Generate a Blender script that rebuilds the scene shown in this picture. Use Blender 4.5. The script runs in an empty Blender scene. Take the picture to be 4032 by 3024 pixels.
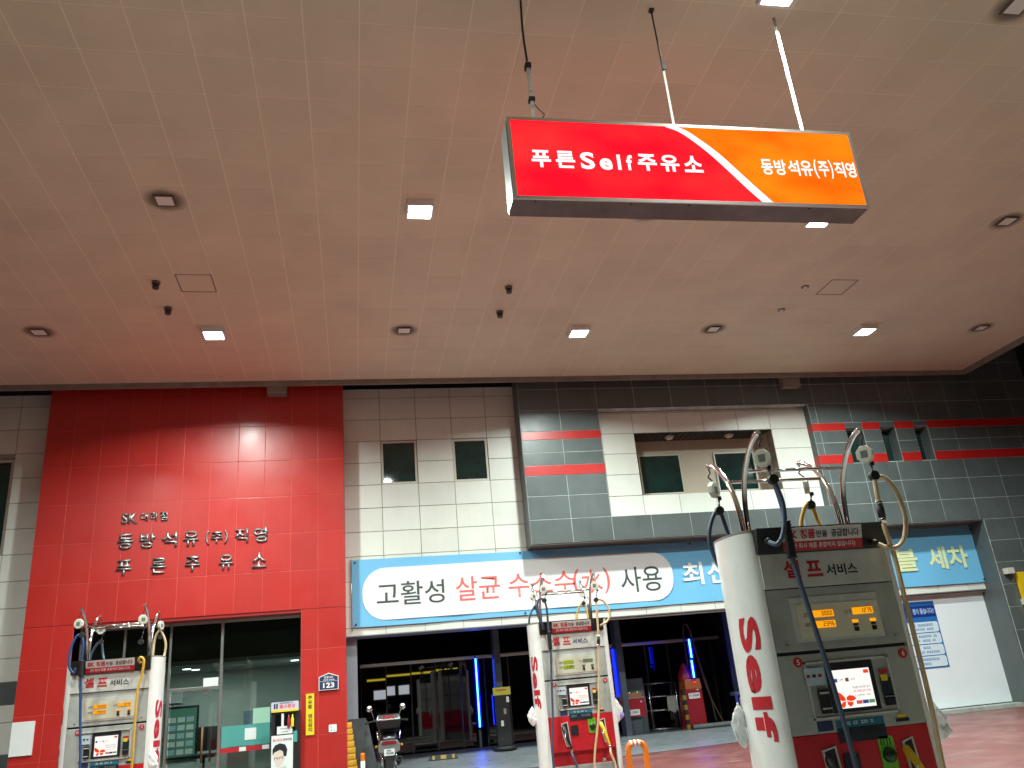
import bpy, bmesh, math, random
from mathutils import Vector, Matrix
random.seed(7)
SC = bpy.context.scene
COL = SC.collection
R = math.radians

# ------------------------------------------------------------------ camera
EYE = 1.6
yaw, pitch, roll = 0.20748, 0.36006, -0.09149
fw = Vector((math.sin(yaw)*math.cos(pitch), math.cos(yaw)*math.cos(pitch), math.sin(pitch)))
rt = Vector((math.cos(yaw), -math.sin(yaw), 0)); up = rt.cross(fw)
r2 = rt*math.cos(roll)+up*math.sin(roll); u2 = -rt*math.sin(roll)+up*math.cos(roll)
cam_d = bpy.data.cameras.new('camera'); cam = bpy.data.objects.new('camera', cam_d); COL.objects.link(cam)
cam.matrix_world = Matrix(((r2.x, u2.x, -fw.x, 0), (r2.y, u2.y, -fw.y, 0), (r2.z, u2.z, -fw.z, EYE), (0, 0, 0, 1)))
cam_d.sensor_fit = 'HORIZONTAL'; cam_d.sensor_width = 36; cam_d.lens = 3230.6/4032*36
cam_d.clip_start = 0.05; cam_d.clip_end = 600
SC.camera = cam

# ------------------------------------------------------------------ night sky, exposure
W = bpy.data.worlds.new('World'); SC.world = W; W.use_nodes = True
wn = W.node_tree.nodes; wl = W.node_tree.links
sky = wn.new('ShaderNodeTexSky'); sky.sky_type = 'NISHITA'; sky.sun_disc = False
sky.sun_elevation = R(-4.0); sky.sun_rotation = R(200)
wl.new(sky.outputs[0], wn['Background'].inputs[0]); wn['Background'].inputs[1].default_value = 0.09
SC.view_settings.view_transform = 'Standard'; SC.view_settings.look = 'None'
SC.view_settings.exposure = 0.0; SC.view_settings.gamma = 1.0; SC.view_settings.use_curve_mapping = False
SC.render.engine = 'CYCLES'
SC.cycles.use_denoising = True
SC.cycles.max_bounces = 8; SC.cycles.diffuse_bounces = 4; SC.cycles.glossy_bounces = 4; SC.cycles.transparent_max_bounces = 12
SC.cycles.caustics_reflective = False; SC.cycles.caustics_refractive = False
SC.cycles.sample_clamp_indirect = 6.0

LAMP_W = 480.0          # power of one canopy light
# ------------------------------------------------------------------ materials
MATS = {}
def mat(name, col, rough=0.5, metal=0.0, var=0.0, vscale=4.0, bump=0.0, bscale=30.0, rvar=0.0, emit=None, estr=0.0,
        spec=0.5, coat=0.0, objvar=0.0, streak=0.0, dirt=None, dirt_amt=0.0, dscale=2.0, sheen=0.0, trans=0.0, alpha=None):
    m = bpy.data.materials.new(name); m.use_nodes = True; MATS[name] = m
    nt = m.node_tree; n = nt.nodes; l = nt.links; b = n['Principled BSDF']
    b.inputs['Base Color'].default_value = (*col, 1); b.inputs['Roughness'].default_value = rough
    b.inputs['Metallic'].default_value = metal; b.inputs['Specular IOR Level'].default_value = spec
    b.inputs['Coat Weight'].default_value = coat; b.inputs['Coat Roughness'].default_value = 0.2
    if trans: b.inputs['Transmission Weight'].default_value = trans
    if alpha is not None: b.inputs['Alpha'].default_value = alpha
    if emit: b.inputs['Emission Color'].default_value = (*emit, 1); b.inputs['Emission Strength'].default_value = estr
    if not (var or bump or rvar or objvar or dirt or streak): return m
    tc = n.new('ShaderNodeTexCoord'); geo = n.new('ShaderNodeNewGeometry')
    cur = None
    rgb = n.new('ShaderNodeRGB'); rgb.outputs[0].default_value = (*col, 1); cur = rgb.outputs[0]
    def noise(scale, detail=4.0, rg=0.55, vec=None):
        t = n.new('ShaderNodeTexNoise'); t.inputs['Scale'].default_value = scale
        t.inputs['Detail'].default_value = detail; t.inputs['Roughness'].default_value = rg
        l.new(vec if vec else geo.outputs['Position'], t.inputs['Vector']); return t.outputs['Fac']
    def remap(f, a, b_, c, d):
        r = n.new('ShaderNodeMapRange'); r.inputs[1].default_value = a; r.inputs[2].default_value = b_
        r.inputs[3].default_value = c; r.inputs[4].default_value = d; l.new(f, r.inputs[0]); return r.outputs[0]
    def mul(c, f):
        h = n.new('ShaderNodeHueSaturation'); l.new(c, h.inputs['Color']); l.new(f, h.inputs['Value']); return h.outputs[0]
    if var: cur = mul(cur, remap(noise(vscale), 0.3, 0.7, 1-var, 1+var))
    if objvar:
        oi = n.new('ShaderNodeObjectInfo'); cur = mul(cur, remap(oi.outputs['Random'], 0, 1, 1-objvar, 1+objvar))
    if streak:
        mp = n.new('ShaderNodeMapping'); mp.inputs['Scale'].default_value = (9, 9, 0.6); l.new(geo.outputs['Position'], mp.inputs['Vector'])
        cur = mul(cur, remap(noise(1.0, 5, .6, mp.outputs[0]), 0.45, 0.8, 1.0, 1-streak))
    if dirt:
        mx = n.new('ShaderNodeMix'); mx.data_type = 'RGBA'; l.new(remap(noise(dscale, 6, .65), 0.5, 0.75, 0, dirt_amt), mx.inputs[0])
        l.new(cur, mx.inputs[6]); mx.inputs[7].default_value = (*dirt, 1); cur = mx.outputs[2]
    l.new(cur, b.inputs['Base Color'])
    if rvar: l.new(remap(noise(vscale*2.3), 0.3, 0.7, max(0.02, rough-rvar), rough+rvar), b.inputs['Roughness'])
    if bump:
        bp = n.new('ShaderNodeBump'); bp.inputs['Strength'].default_value = bump; bp.inputs['Distance'].default_value = 0.01
        l.new(noise(bscale), bp.inputs['Height']); l.new(bp.outputs[0], b.inputs['Normal'])
    return m

red_panel = mat('red_panel', (.46, .021, .017), .37, var=.05, vscale=.9, objvar=.05, rvar=.05, streak=.06, coat=.15, dirt=(.30, .06, .05), dirt_amt=.10, dscale=.8)
white_panel = mat('white_panel', (.68, .69, .64), .38, var=.04, vscale=1.2, objvar=.035, streak=.045, dirt=(.46, .42, .36), dirt_amt=.18, dscale=.8)
grey_panel = mat('grey_panel', (.088, .104, .106), .36, var=.12, vscale=2.0, objvar=.07, streak=.10, rvar=.05)
red_stripe = mat('red_stripe', (.44, .015, .013), .35, var=.08, objvar=.04)
joint_pink = mat('joint_pink', (.58, .085, .07), .8, var=.25, vscale=3)
joint_brown = mat('joint_brown', (.27, .25, .22), .85, var=.3, vscale=3)
joint_pale = mat('joint_pale', (.38, .42, .41), .8, var=.3, vscale=3)
ceil_panel = mat('ceiling_panel', (.72, .62, .465), .62, var=.05, vscale=.8, objvar=.025, dirt=(.45, .38, .30), dirt_amt=.28, dscale=.55)
ceil_joint = mat('ceiling_joint', (.90, .81, .66), .7)
trim_brown = mat('trim_brown', (.25, .22, .19), .55, var=.15)
steel = mat('brushed_steel', (.60, .60, .58), .33, metal=1.0, var=.05, vscale=1.5)
chrome = mat('polished_steel', (.80, .79, .77), .12, metal=1.0, rvar=.06, vscale=14, var=.1)
dark_metal = mat('dark_metal', (.05, .05, .05), .45, metal=.6, var=.2, vscale=8)
black_plastic = mat('black_plastic', (.014, .014, .016), .42, var=.2, vscale=10)
rubber = mat('black_rubber', (.012, .012, .013), .6)
white_gloss = mat('white_gloss', (.80, .79, .77), .20, var=.03, vscale=3, coat=.3, dirt=(.5, .46, .42), dirt_amt=.25, dscale=5, streak=.05)
cab_grey = mat('cabinet_grey', (.39, .405, .38), .45, var=.08, vscale=6, dirt=(.20, .17, .14), dirt_amt=.5, dscale=4, streak=.12)
cab_light = mat('cabinet_light', (.58, .575, .54), .42, var=.06, vscale=5, dirt=(.30, .25, .21), dirt_amt=.45, dscale=3.5, streak=.18)
red_paint = mat('red_paint', (.55, .014, .024), .30, var=.08, vscale=5, coat=.3, dirt=(.2, .03, .03), dirt_amt=.3, dscale=6)
dark_glass = mat('dark_glass', (.005, .026, .024), .06, spec=.6, var=.3, vscale=2)
door_glass = mat('black_door_glass', (.004, .004, .005), .012, spec=.55)
concrete = mat('concrete', (.185, .20, .215), .36, var=.16, vscale=1.6, bump=.25, bscale=40, rvar=.12, dirt=(.075, .08, .085), dirt_amt=.6, dscale=.8)
fill_floor_mat = mat('fill_floor_grey', (.27, .265, .25), .6, var=.2, vscale=1.2, bump=.2, bscale=40, dirt=(.07, .065, .06), dirt_amt=.5, dscale=.7)
kerb_mat = mat('kerb_concrete', (.36, .40, .36), .7, var=.2, vscale=5, bump=.3, bscale=25)
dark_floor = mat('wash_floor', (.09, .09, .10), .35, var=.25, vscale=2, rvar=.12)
asphalt = mat('asphalt', (.045, .045, .048), .8, var=.25, vscale=8, bump=.5, bscale=60)
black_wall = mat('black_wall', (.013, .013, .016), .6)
pier_paint = mat('pier_paint', (.30, .31, .37), .5, var=.06, vscale=4)
post_paint = mat('post_paint', (.075, .09, .12), .4, var=.12, vscale=4)
beige_wall = mat('beige_wall', (.50, .43, .34), .7, var=.06, vscale=2)
dark_soffit = mat('dark_soffit', (.05, .045, .042), .5)
blue_print = mat('blue_vinyl', (.16, .46, .74), .42, var=.03, vscale=.8)
white_print = mat('white_vinyl', (.74, .76, .76), .45, var=.02, vscale=.8)
grey_ink = mat('grey_ink', (.055, .065, .07), .5)
pink_ink = mat('pink_ink', (.72, .13, .12), .5)
red_ink = mat('red_ink', (.50, .018, .030), .4)
black_ink = mat('black_ink', (.012, .012, .02), .5)
navy_ink = mat('navy_ink', (.02, .03, .12), .5)
yellow_ink = mat('pale_yellow_ink', (.70, .76, .44), .5)
white_ink = mat('white_ink', (.80, .80, .78), .5)
yellow_paint = mat('yellow_paint', (.72, .48, .01), .5, var=.05)
yellow_vinyl = mat('yellow_vinyl', (.80, .58, .02), .45)
amber_sack = mat('amber_tarp', (.62, .30, .02), .5, var=.15, vscale=9)
navy_plate = mat('navy_plate', (.025, .035, .11), .4)
paper = mat('white_paper', (.74, .75, .74), .7, var=.02)
pale_blue = mat('pale_blue_film', (.48, .60, .68), .35, var=.1, vscale=25)
teal_sticker = mat('teal_sticker', (.02, .16, .24), .4, var=.2, vscale=40)
dark_sticker = mat('dark_sticker', (.012, .02, .03), .4, var=.5, vscale=60)
green_sticker = mat('green_sticker', (.16, .48, .03), .45)
hose_navy = mat('navy_hose', (.055, .075, .12), .42, var=.1, vscale=12)
hose_blue = mat('blue_hose', (.03, .07, .20), .42, var=.1, vscale=12)
hose_yellow = mat('yellow_hose', (.62, .36, .045), .48, var=.12, vscale=12)
hose_beige = mat('beige_hose', (.58, .42, .24), .5, var=.12, vscale=12)
ivory = mat('ivory_plastic', (.62, .60, .50), .38, var=.05, vscale=20)
orange_paint = mat('orange_paint', (.72, .17, .01), .28, coat=.4, var=.05)
bag_mat = mat('clear_bag', (.80, .82, .82), .18, alpha=.55, bump=.8, bscale=28)
bag_white = mat('glove_white', (.80, .80, .80), .4, bump=.6, bscale=30)
glove_violet = mat('glove_violet', (.42, .33, .78), .4)
brown_box = mat('brown_lid', (.34, .13, .07), .5, var=.1)
machine_red = mat('machine_red', (.34, .014, .028), .35, var=.1)
machine_grey = mat('machine_grey', (.10, .13, .13), .45)
wood = mat('wood', (.22, .09, .035), .5, var=.2, vscale=12)
teal_film = mat('teal_film', (.10, .42, .38), .5, alpha=.75)
silver_letter = mat('silver_letter', (.34, .33, .33), .45, metal=.8, var=.1, vscale=6)
letter_side = mat('letter_side', (.10, .10, .10), .4, metal=.5)
dirty_box = mat('sign_box_metal', (.13, .10, .09), .40, metal=.3, var=.22, vscale=2.5, streak=.25)
white_rust = mat('white_rusty_paint', (.72, .70, .66), .5, dirt=(.16, .08, .04), dirt_amt=.9, dscale=9, var=.06)
stone_grey = mat('island_concrete', (.30, .29, .28), .7, var=.2, vscale=4, bump=.3)

def emitter(name, col, strength):
    m = bpy.data.materials.new(name); m.use_nodes = True; nt = m.node_tree
    nt.nodes.remove(nt.nodes['Principled BSDF']); e = nt.nodes.new('ShaderNodeEmission')
    e.inputs[0].default_value = (*col, 1); e.inputs[1].default_value = strength
    nt.links.new(e.outputs[0], nt.nodes['Material Output'].inputs[0]); return m
lamp_on = emitter('lamp_diffuser_lit', (.93, 1.0, .98), 30)
tube_glow = emitter('blue_led_glow', (.002, .008, 1.0), 6)
tube_core = emitter('blue_led_core', (.02, .10, 1.0), 34)
tube_dim = emitter('blue_led_dim', (.01, .03, 1.0), 1.6)
sign_white = emitter('sign_white_lit', (.93, 1.0, 1.0), 1.25)
scr_white = emitter('screen_white', (1.0, .96, .90), 1.05)
scr_red = emitter('screen_red', (.95, .06, .015), .95)
scr_grey = emitter('screen_grey', (.30, .28, .27), .8)
scr_pink = emitter('screen_pink', (.75, .12, .16), .8)
scr_navy = emitter('screen_navy', (.05, .08, .30), .8)
scr_green = emitter('screen_green', (.10, .38, .16), .8)
lcd_amber = emitter('lcd_amber', (1.0, .36, .005), 1.1)
lcd_green = emitter('lcd_green', (.42, .52, .02), .75)
led_green = emitter('led_green', (.05, 1, .15), 3)
led_red = emitter('led_red', (1, .02, .05), 2.5)
off_lamp = emitter('office_lamp', (.92, 1, .98), 9)
street_white = emitter('street_sign_white', (.85, .92, 1), 9)
street_yellow = emitter('street_sign_yellow', (1, .8, .05), 8)

def lit_face(name, c_lo, c_hi, sx, sz):
    """translucent sign sheet lit from inside by tubes: glow varies with the tubes behind it"""
    m = bpy.data.materials.new(name); m.use_nodes = True; nt = m.node_tree; n = nt.nodes; l = nt.links
    n.remove(n['Principled BSDF'])
    g = n.new('ShaderNodeNewGeometry'); mp = n.new('ShaderNodeMapping'); mp.inputs['Scale'].default_value = (sx, 0, sz)
    l.new(g.outputs['Position'], mp.inputs['Vector'])
    t = n.new('ShaderNodeTexNoise'); t.inputs['Scale'].default_value = 1.0; t.inputs['Detail'].default_value = 2; l.new(mp.outputs[0], t.inputs['Vector'])
    rp = n.new('ShaderNodeValToRGB'); rp.color_ramp.elements[0].position = .35; rp.color_ramp.elements[1].position = .68
    rp.color_ramp.elements[0].color = (*c_lo, 1); rp.color_ramp.elements[1].color = (*c_hi, 1); l.new(t.outputs['Fac'], rp.inputs[0])
    e = n.new('ShaderNodeEmission'); l.new(rp.outputs[0], e.inputs[0]); e.inputs[1].default_value = 1.0
    l.new(e.outputs[0], n['Material Output'].inputs[0]); return m
sign_red = lit_face('sign_red_lit', (1.5, .007, .026), (1.75, .034, .036), 1.1, 2.2)
sign_orange = lit_face('sign_orange_lit', (1.5, .15, .004), (1.6, .29, .008), 1.1, 2.2)

def epoxy_floor():
    m = mat('red_epoxy', (.165, .056, .050), .42, spec=.35, var=.1, vscale=.7, rvar=.14)
    nt = m.node_tree; n = nt.nodes; l = nt.links; b = n['Principled BSDF']
    src = b.inputs['Base Color'].links[0].from_socket
    g = n.new('ShaderNodeNewGeometry')
    def layer(src, sc, lo, hi, amt, col, stretch=(1, 1, 1), rot=0):
        mp = n.new('ShaderNodeMapping'); mp.inputs['Scale'].default_value = stretch; mp.inputs['Rotation'].default_value = (0, 0, rot)
        l.new(g.outputs['Position'], mp.inputs['Vector'])
        t = n.new('ShaderNodeTexNoise'); t.inputs['Scale'].default_value = sc; t.inputs['Detail'].default_value = 7; t.inputs['Roughness'].default_value = .65
        l.new(mp.outputs[0], t.inputs['Vector'])
        r = n.new('ShaderNodeMapRange'); r.inputs[1].default_value = lo; r.inputs[2].default_value = hi; r.inputs[4].default_value = amt; l.new(t.outputs['Fac'], r.inputs[0])
        x = n.new('ShaderNodeMix'); x.data_type = 'RGBA'; l.new(r.outputs[0], x.inputs[0]); l.new(src, x.inputs[6]); x.inputs[7].default_value = (*col, 1); return x.outputs[2]
    c = layer(src, .9, .52, .70, .6, (.26, .13, .11))
    c = layer(c, 2.2, .62, .74, .5, (.45, .40, .38), (.35, 1.6, 1), .25)
    c = layer(c, 3.1, .58, .74, .6, (.10, .05, .05))
    l.new(c, b.inputs['Base Color']); return m
epoxy = epoxy_floor()

def pane_mat(name, tint, refl=1.5):
    m = bpy.data.materials.new(name); m.use_nodes = True; nt = m.node_tree; n = nt.nodes; l = nt.links
    n.remove(n['Principled BSDF'])
    t = n.new('ShaderNodeBsdfTransparent'); t.inputs[0].default_value = (*tint, 1)
    gl = n.new('ShaderNodeBsdfGlossy'); gl.inputs['Roughness'].default_value = .02; gl.inputs[0].default_value = (.9, 1, .97, 1)
    f = n.new('ShaderNodeFresnel'); f.inputs[0].default_value = refl
    mx = n.new('ShaderNodeMixShader'); l.new(f.outputs[0], mx.inputs[0]); l.new(t.outputs[0], mx.inputs[1]); l.new(gl.outputs[0], mx.inputs[2])
    l.new(mx.outputs[0], n['Material Output'].inputs[0]); return m
office_glass = pane_mat('office_glass', (.64, .74, .70), 1.7)
clear_glass = pane_mat('clear_glass', (.8, .88, .86), 1.4)

# ------------------------------------------------------------------ mesh helpers
class MB:
    def __init__(s): s.v = []; s.f = []; s.sm = []
    def add(s, vs, fs, smooth=False):
        o = len(s.v); s.v += [tuple(v) for v in vs]; s.f += [tuple(i+o for i in f) for f in fs]; s.sm += [smooth]*len(fs); return s
    def box(s, x0, x1, y0, y1, z0, z1):
        return s.add([(x0, y0, z0), (x1, y0, z0), (x1, y1, z0), (x0, y1, z0), (x0, y0, z1), (x1, y0, z1), (x1, y1, z1), (x0, y1, z1)],
              [(0, 3, 2, 1), (4, 5, 6, 7), (0, 1, 5, 4), (1, 2, 6, 5), (2, 3, 7, 6), (3, 0, 4, 7)])
    def tube(s, pts, r, n=10, caps=True):
        pts = [Vector(p) for p in pts]; rs = r if isinstance(r, (list, tuple)) else [r]*len(pts)
        vs = []; t0 = (pts[1]-pts[0]).normalized(); a = Vector((0, 0, 1)) if abs(t0.z) < .9 else Vector((1, 0, 0))
        u = t0.cross(a).normalized()
        for i, p in enumerate(pts):
            t = (pts[min(i+1, len(pts)-1)]-pts[max(i-1, 0)]).normalized()
            u = (u-t*u.dot(t)); u = u.normalized() if u.length > 1e-6 else t.orthogonal().normalized(); w = t.cross(u)
            for k in range(n):
                an = 2*math.pi*k/n; vs.append(p+(u*math.cos(an)+w*math.sin(an))*rs[i])
        fs = []
        for i in range(len(pts)-1):
            for k in range(n):
                a0 = i*n+k; b0 = i*n+(k+1) % n; fs.append((a0, b0, b0+n, a0+n))
        s.add(vs, fs, True)
        if caps:
            o = len(s.v)-len(vs); s.f.append(tuple(o+k for k in reversed(range(n)))); s.f.append(tuple(o+(len(pts)-1)*n+k for k in range(n))); s.sm += [False]*2
        return s
    def cyl(s, c, r, h, ax='z', n=20, r1=None):
        d = {'x': Vector((1, 0, 0)), 'y': Vector((0, 1, 0)), 'z': Vector((0, 0, 1))}[ax]*h/2
        c = Vector(c); return s.tube([c-d, c+d], [r, r if r1 is None else r1], n)
    def prism(s, poly, y0, y1):          # polygon in x,z extruded along y (front is y0)
        n = len(poly); vs = [(p[0], y0, p[1]) for p in poly]+[(p[0], y1, p[1]) for p in poly]
        fs = [tuple(range(n)), tuple(reversed(range(n, 2*n)))]+[(i, i+n, (i+1) % n+n, (i+1) % n) for i in range(n)]
        return s.add(vs, fs)
    def lathe(s, prof, c=(0, 0, 0), ax='z', n=20):
        vs = []; c = Vector(c)
        for r, h in prof:
            for k in range(n):
                a = 2*math.pi*k/n
                p = {'z': (r*math.cos(a), r*math.sin(a), h), 'y': (r*math.cos(a), h, r*math.sin(a)), 'x': (h, r*math.cos(a), r*math.sin(a))}[ax]
                vs.append(c+Vector(p))
        fs = [(i*n+k, i*n+(k+1) % n, (i+1)*n+(k+1) % n, (i+1)*n+k) for i in range(len(prof)-1) for k in range(n)]
        return s.add(vs, fs, True)

def mesh_from(mb, name, m, bevel=0):
    me = bpy.data.meshes.new(name); me.from_pydata(mb.v, [], mb.f)
    me.polygons.foreach_set('use_smooth', mb.sm); me.update()
    bm = bmesh.new(); bm.from_mesh(me)
    bmesh.ops.recalc_face_normals(bm, faces=bm.faces)
    if bevel:
        ed = [e for e in bm.edges if len(e.link_faces) == 2 and e.calc_face_angle(0) > .6]
        bmesh.ops.bevel(bm, geom=ed, offset=bevel, segments=2, affect='EDGES', profile=.7)
    bm.to_mesh(me); bm.free()
    if m: me.materials.append(m)
    return me
def link(name, me, parent=None, loc=None, rot=None):
    o = bpy.data.objects.new(name, me); COL.objects.link(o)
    if parent: o.parent = parent
    if loc: o.location = loc
    if rot: o.rotation_euler = rot
    return o
def obj(name, mb, m, parent=None, bevel=0, loc=None, rot=None):
    return link(name, mesh_from(mb, name, m, bevel), parent, loc, rot)
def tag(o, label=None, cat=None, group=None, kind=None):
    if label: o['label'] = label
    if cat: o['category'] = cat
    if group: o['group'] = group
    if kind: o['kind'] = kind
    return o
def thing(name, label, cat, loc=(0, 0, 0), rz=0, group=None):
    o = link(name, None, None, loc, (0, 0, rz)); o.empty_display_size = .2
    return tag(o, label, cat, group)
def struct(name, mb, m, **k): return tag(obj(name, mb, m, **k), kind='structure')
def box(name, m, parent, x0, x1, y0, y1, z0, z1, bevel=0): return obj(name, MB().box(x0, x1, y0, y1, z0, z1), m, parent, bevel)
def tree_copy(o, parent=None):
    c = o.copy(); COL.objects.link(c); c.parent = parent
    for ch in list(o.children): tree_copy(ch, c)
    return c
def crom(pts, k=8):
    P = [Vector(p) for p in pts]; P = [P[0]*2-P[1]]+P+[P[-1]*2-P[-2]]; out = []
    for i in range(1, len(P)-2):
        for j in range(k):
            t = j/k; a, b, c, d = P[i-1:i+3]
            out.append(.5*((2*b)+(c-a)*t+(2*a-5*b+4*c-d)*t*t+(3*b-a-3*c+d)*t**3))
    out.append(P[-2]); return out
def arc(cx, cz, r, a0, a1, n=10): return [(cx+r*math.cos(R(a0+(a1-a0)*i/n)), cz+r*math.sin(R(a0+(a1-a0)*i/n))) for i in range(n+1)]
def rrect(x0, x1, z0, z1, r, n=6):
    return arc(x1-r, z0+r, r, -90, 0, n)+arc(x1-r, z1-r, r, 0, 90, n)+arc(x0+r, z1-r, r, 90, 180, n)+arc(x0+r, z0+r, r, 180, 270, n)

_gc = {}
def glyphs(s, bold=0.0, extrude=0.0, spacing=1.0, word=1.0, shear=0.0):
    gk = (s, bold, spacing, word, shear)
    if gk in _gc: return _gc[gk].copy()
    cu = bpy.data.curves.new('lettering', 'FONT'); cu.body = s; cu.size = 1; cu.offset = bold; cu.extrude = extrude
    cu.space_character = spacing; cu.space_word = word; cu.resolution_u = 4; cu.shear = shear
    o = bpy.data.objects.new('tmp_text', cu); me = bpy.data.meshes.new_from_object(o)
    bpy.data.objects.remove(o); bpy.data.curves.remove(cu); _gc[gk] = me; return me.copy()
def text(s, x0, x1, z0, z1, y, m, parent, bold=.02, extrude=0.0, name='lettering', spacing=1.0, word=1.0, side=None, shear=0.0, label=None):
    """flat lettering facing -y whose ink fills the given rectangle"""
    me = glyphs(s, bold, 0, spacing, word, shear)
    vs = [v.co.copy() for v in me.vertices]
    if not vs: return None
    ax, bx = min(v.x for v in vs), max(v.x for v in vs); az, bz = min(v.y for v in vs), max(v.y for v in vs)
    for v in me.vertices:
        c = v.co; v.co = (x0+(c.x-ax)/(bx-ax)*(x1-x0), y, z0+(c.y-az)/max(1e-6, bz-az)*(z1-z0))
    me.materials.append(m)
    if extrude:
        bm = bmesh.new(); bm.from_mesh(me); bmesh.ops.remove_doubles(bm, verts=bm.verts, dist=1e-5)
        r = bmesh.ops.extrude_face_region(bm, geom=list(bm.faces)); ev = [g for g in r['geom'] if isinstance(g, bmesh.types.BMVert)]
        bmesh.ops.translate(bm, verts=ev, vec=(0, extrude, 0))
        if side:
            me.materials.append(side); bm.normal_update()
            for f in bm.faces:
                if abs(f.normal.y) < .5: f.material_index = 1
        bmesh.ops.recalc_face_normals(bm, faces=bm.faces); bm.to_mesh(me); bm.free()
    me.update(); o = link(name, me, parent)
    if label: o['label'] = label
    return o
def dashes(x0, x1, z0, z1, y, m, parent):
    """a line of print too small to read in the photograph"""
    mb = MB(); rr = random.Random(int((x0+z0)*1000)); h = z1-z0; x = x0
    while x < x1:
        w = h*rr.uniform(.7, 1.0)
        if rr.random() > .2 and x+w <= x1+h*.2: mb.box(x, x+w*.8, y-.0008, y, z0+h*rr.uniform(0, .15), z0+h*.42).box(x+w*.1, x+w*.75, y-.0008, y, z0+h*.58, z1)
        x += w
    return tag(obj('small_print', mb, m, parent), kind='stuff')
SEG = {'0': 'abcdef', '1': 'bc', '2': 'abged', '3': 'abgcd', '4': 'fgbc', '5': 'afgcd', '6': 'afgedc', '7': 'abc', '8': 'abcdefg', '9': 'abcdfg'}
def seven(s, x1, z0, z1, y, m, parent):
    h = z1-z0; w = h*.5; t = h*.13; mb = MB(); x = x1
    for ch in reversed(s):
        x0 = x-w; hm = z0+h/2
        for g in SEG[ch]:
            a = {'a': (x0, x, z1-t, z1), 'g': (x0, x, hm-t/2, hm+t/2), 'd': (x0, x, z0, z0+t), 'f': (x0, x0+t, hm, z1), 'b': (x-t, x, hm, z1), 'e': (x0, x0+t, z0, hm), 'c': (x-t, x, z0, hm)}[g]
            mb.box(a[0], a[1], y-.0012, y, a[2], a[3])
        x = x0-w*.45
    return obj('digits', mb, m, parent)

_tc = {}
def tile(parent, m, x0, x1, z0, z1, y, name='tile', gap=.012, th=.022, tilt=.0):
    w = round(x1-x0-gap, 3); h = round(z1-z0-gap, 3)
    if w < .01 or h < .01: return
    k = (w, h, th, m.name)
    if k not in _tc: _tc[k] = mesh_from(MB().box(-w/2, w/2, 0, th, -h/2, h/2), name, m, .003)
    return link(name, _tc[k], parent, ((x0+x1)/2, y, (z0+z1)/2), (random.gauss(0, tilt), 0, random.gauss(0, tilt)))

# ================================================================== THE GROUND
GS = .0165
def gz(y): return GS*min(y, 17.0)+(max(0, min(y, 20.3)-17.0))*.05
struct('ground', MB().add([(-150, -150, -.9), (150, -150, -.9), (150, 150, -.9), (-150, 150, -.9)], [(0, 1, 2, 3)]), asphalt)
struct('road', MB().add([(-60, -40, -.12), (60, -40, -.12), (60, -5.2, -.092), (-60, -5.2, -.092)], [(0, 1, 2, 3)]), asphalt)
fc = MB()
fc.add([(-30, 7.6, gz(7.6)), (30, 7.6, gz(7.6)), (30, 15, gz(15)), (-30, 15, gz(15))], [(0, 1, 2, 3)])
fc.add([(-30, 15, gz(15)), (30, 15, gz(15)), (30, 18.3, .31), (9.3, 18.3, .31), (8.6, 17.45, .288), (-1, 16.25, gz(16.25)), (-30, 16.0, gz(16))], [(0, 1, 2, 3, 4, 5, 6)])
struct('forecourt', fc, epoxy)
struct('fill_floor', MB().add([(-30, -5, gz(-5)), (30, -5, gz(-5)), (30, 7.6, gz(7.6)), (-30, 7.6, gz(7.6))], [(0, 1, 2, 3)]), fill_floor_mat)  # unseen grey floor, added to bounce neutral fill onto the near pump
ap = MB(); e = .004
ap.add([(-30, 15.9, gz(15.9)+e), (-1, 16.15, gz(16.15)+e), (8.7, 17.38, .287+e+.003), (9.4, 18.3, .335), (9.6, 20.3, .455), (-30, 20.3, .455)], [(0, 1, 2, 3, 4, 5)])
struct('apron', ap, concrete)
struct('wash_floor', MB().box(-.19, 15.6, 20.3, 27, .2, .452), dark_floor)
struct('kerb', MB().box(9.55, 18, 18.28, 18.75, .2, .40), kerb_mat, bevel=.015)

# ================================================================== THE CANOPY
CZ = 8.546
canopy = thing('canopy', 'flat panelled forecourt canopy ceiling with brown trim overhead', 'canopy', (0, 0, 0))
obj('roof_slab', MB().box(-16, 15.8, -4, 17.6, CZ+.0025, 9.5), ceil_joint, canopy)
TX0, TW, TY0, TD = -.441, .6, 7.041, .632
def px(P):
    d = Vector(P)-Vector((0, 0, EYE)); z = d.dot(fw)
    return None if z < .1 else (2016+3230.6*d.dot(r2)/z, 1512-3230.6*d.dot(u2)/z)
cells = []
for i in range(-26, 28):
    for j in range(-17, 18):
        x0, x1 = TX0+TW*i, TX0+TW*(i+1); y0, y1 = TY0+TD*j, min(TY0+TD*(j+1), 17.58)
        if x1 > 15.85: continue
        q = [px((x, y, CZ)) for x, y in ((x0, y0), (x1, y0), (x1, y1), (x0, y1))]
        ar = 0
        if all(q) and 0 <= sum(p[0] for p in q)/4 <= 4032 and 0 <= sum(p[1] for p in q)/4 <= 3024:
            ar = abs(sum(q[k][0]*q[(k+1) % 4][1]-q[(k+1) % 4][0]*q[k][1] for k in range(4)))/2
        cells.append((ar, x0, x1, y0, y1))
cells.sort(reverse=True)
rest = MB(); _cc = {}
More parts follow.
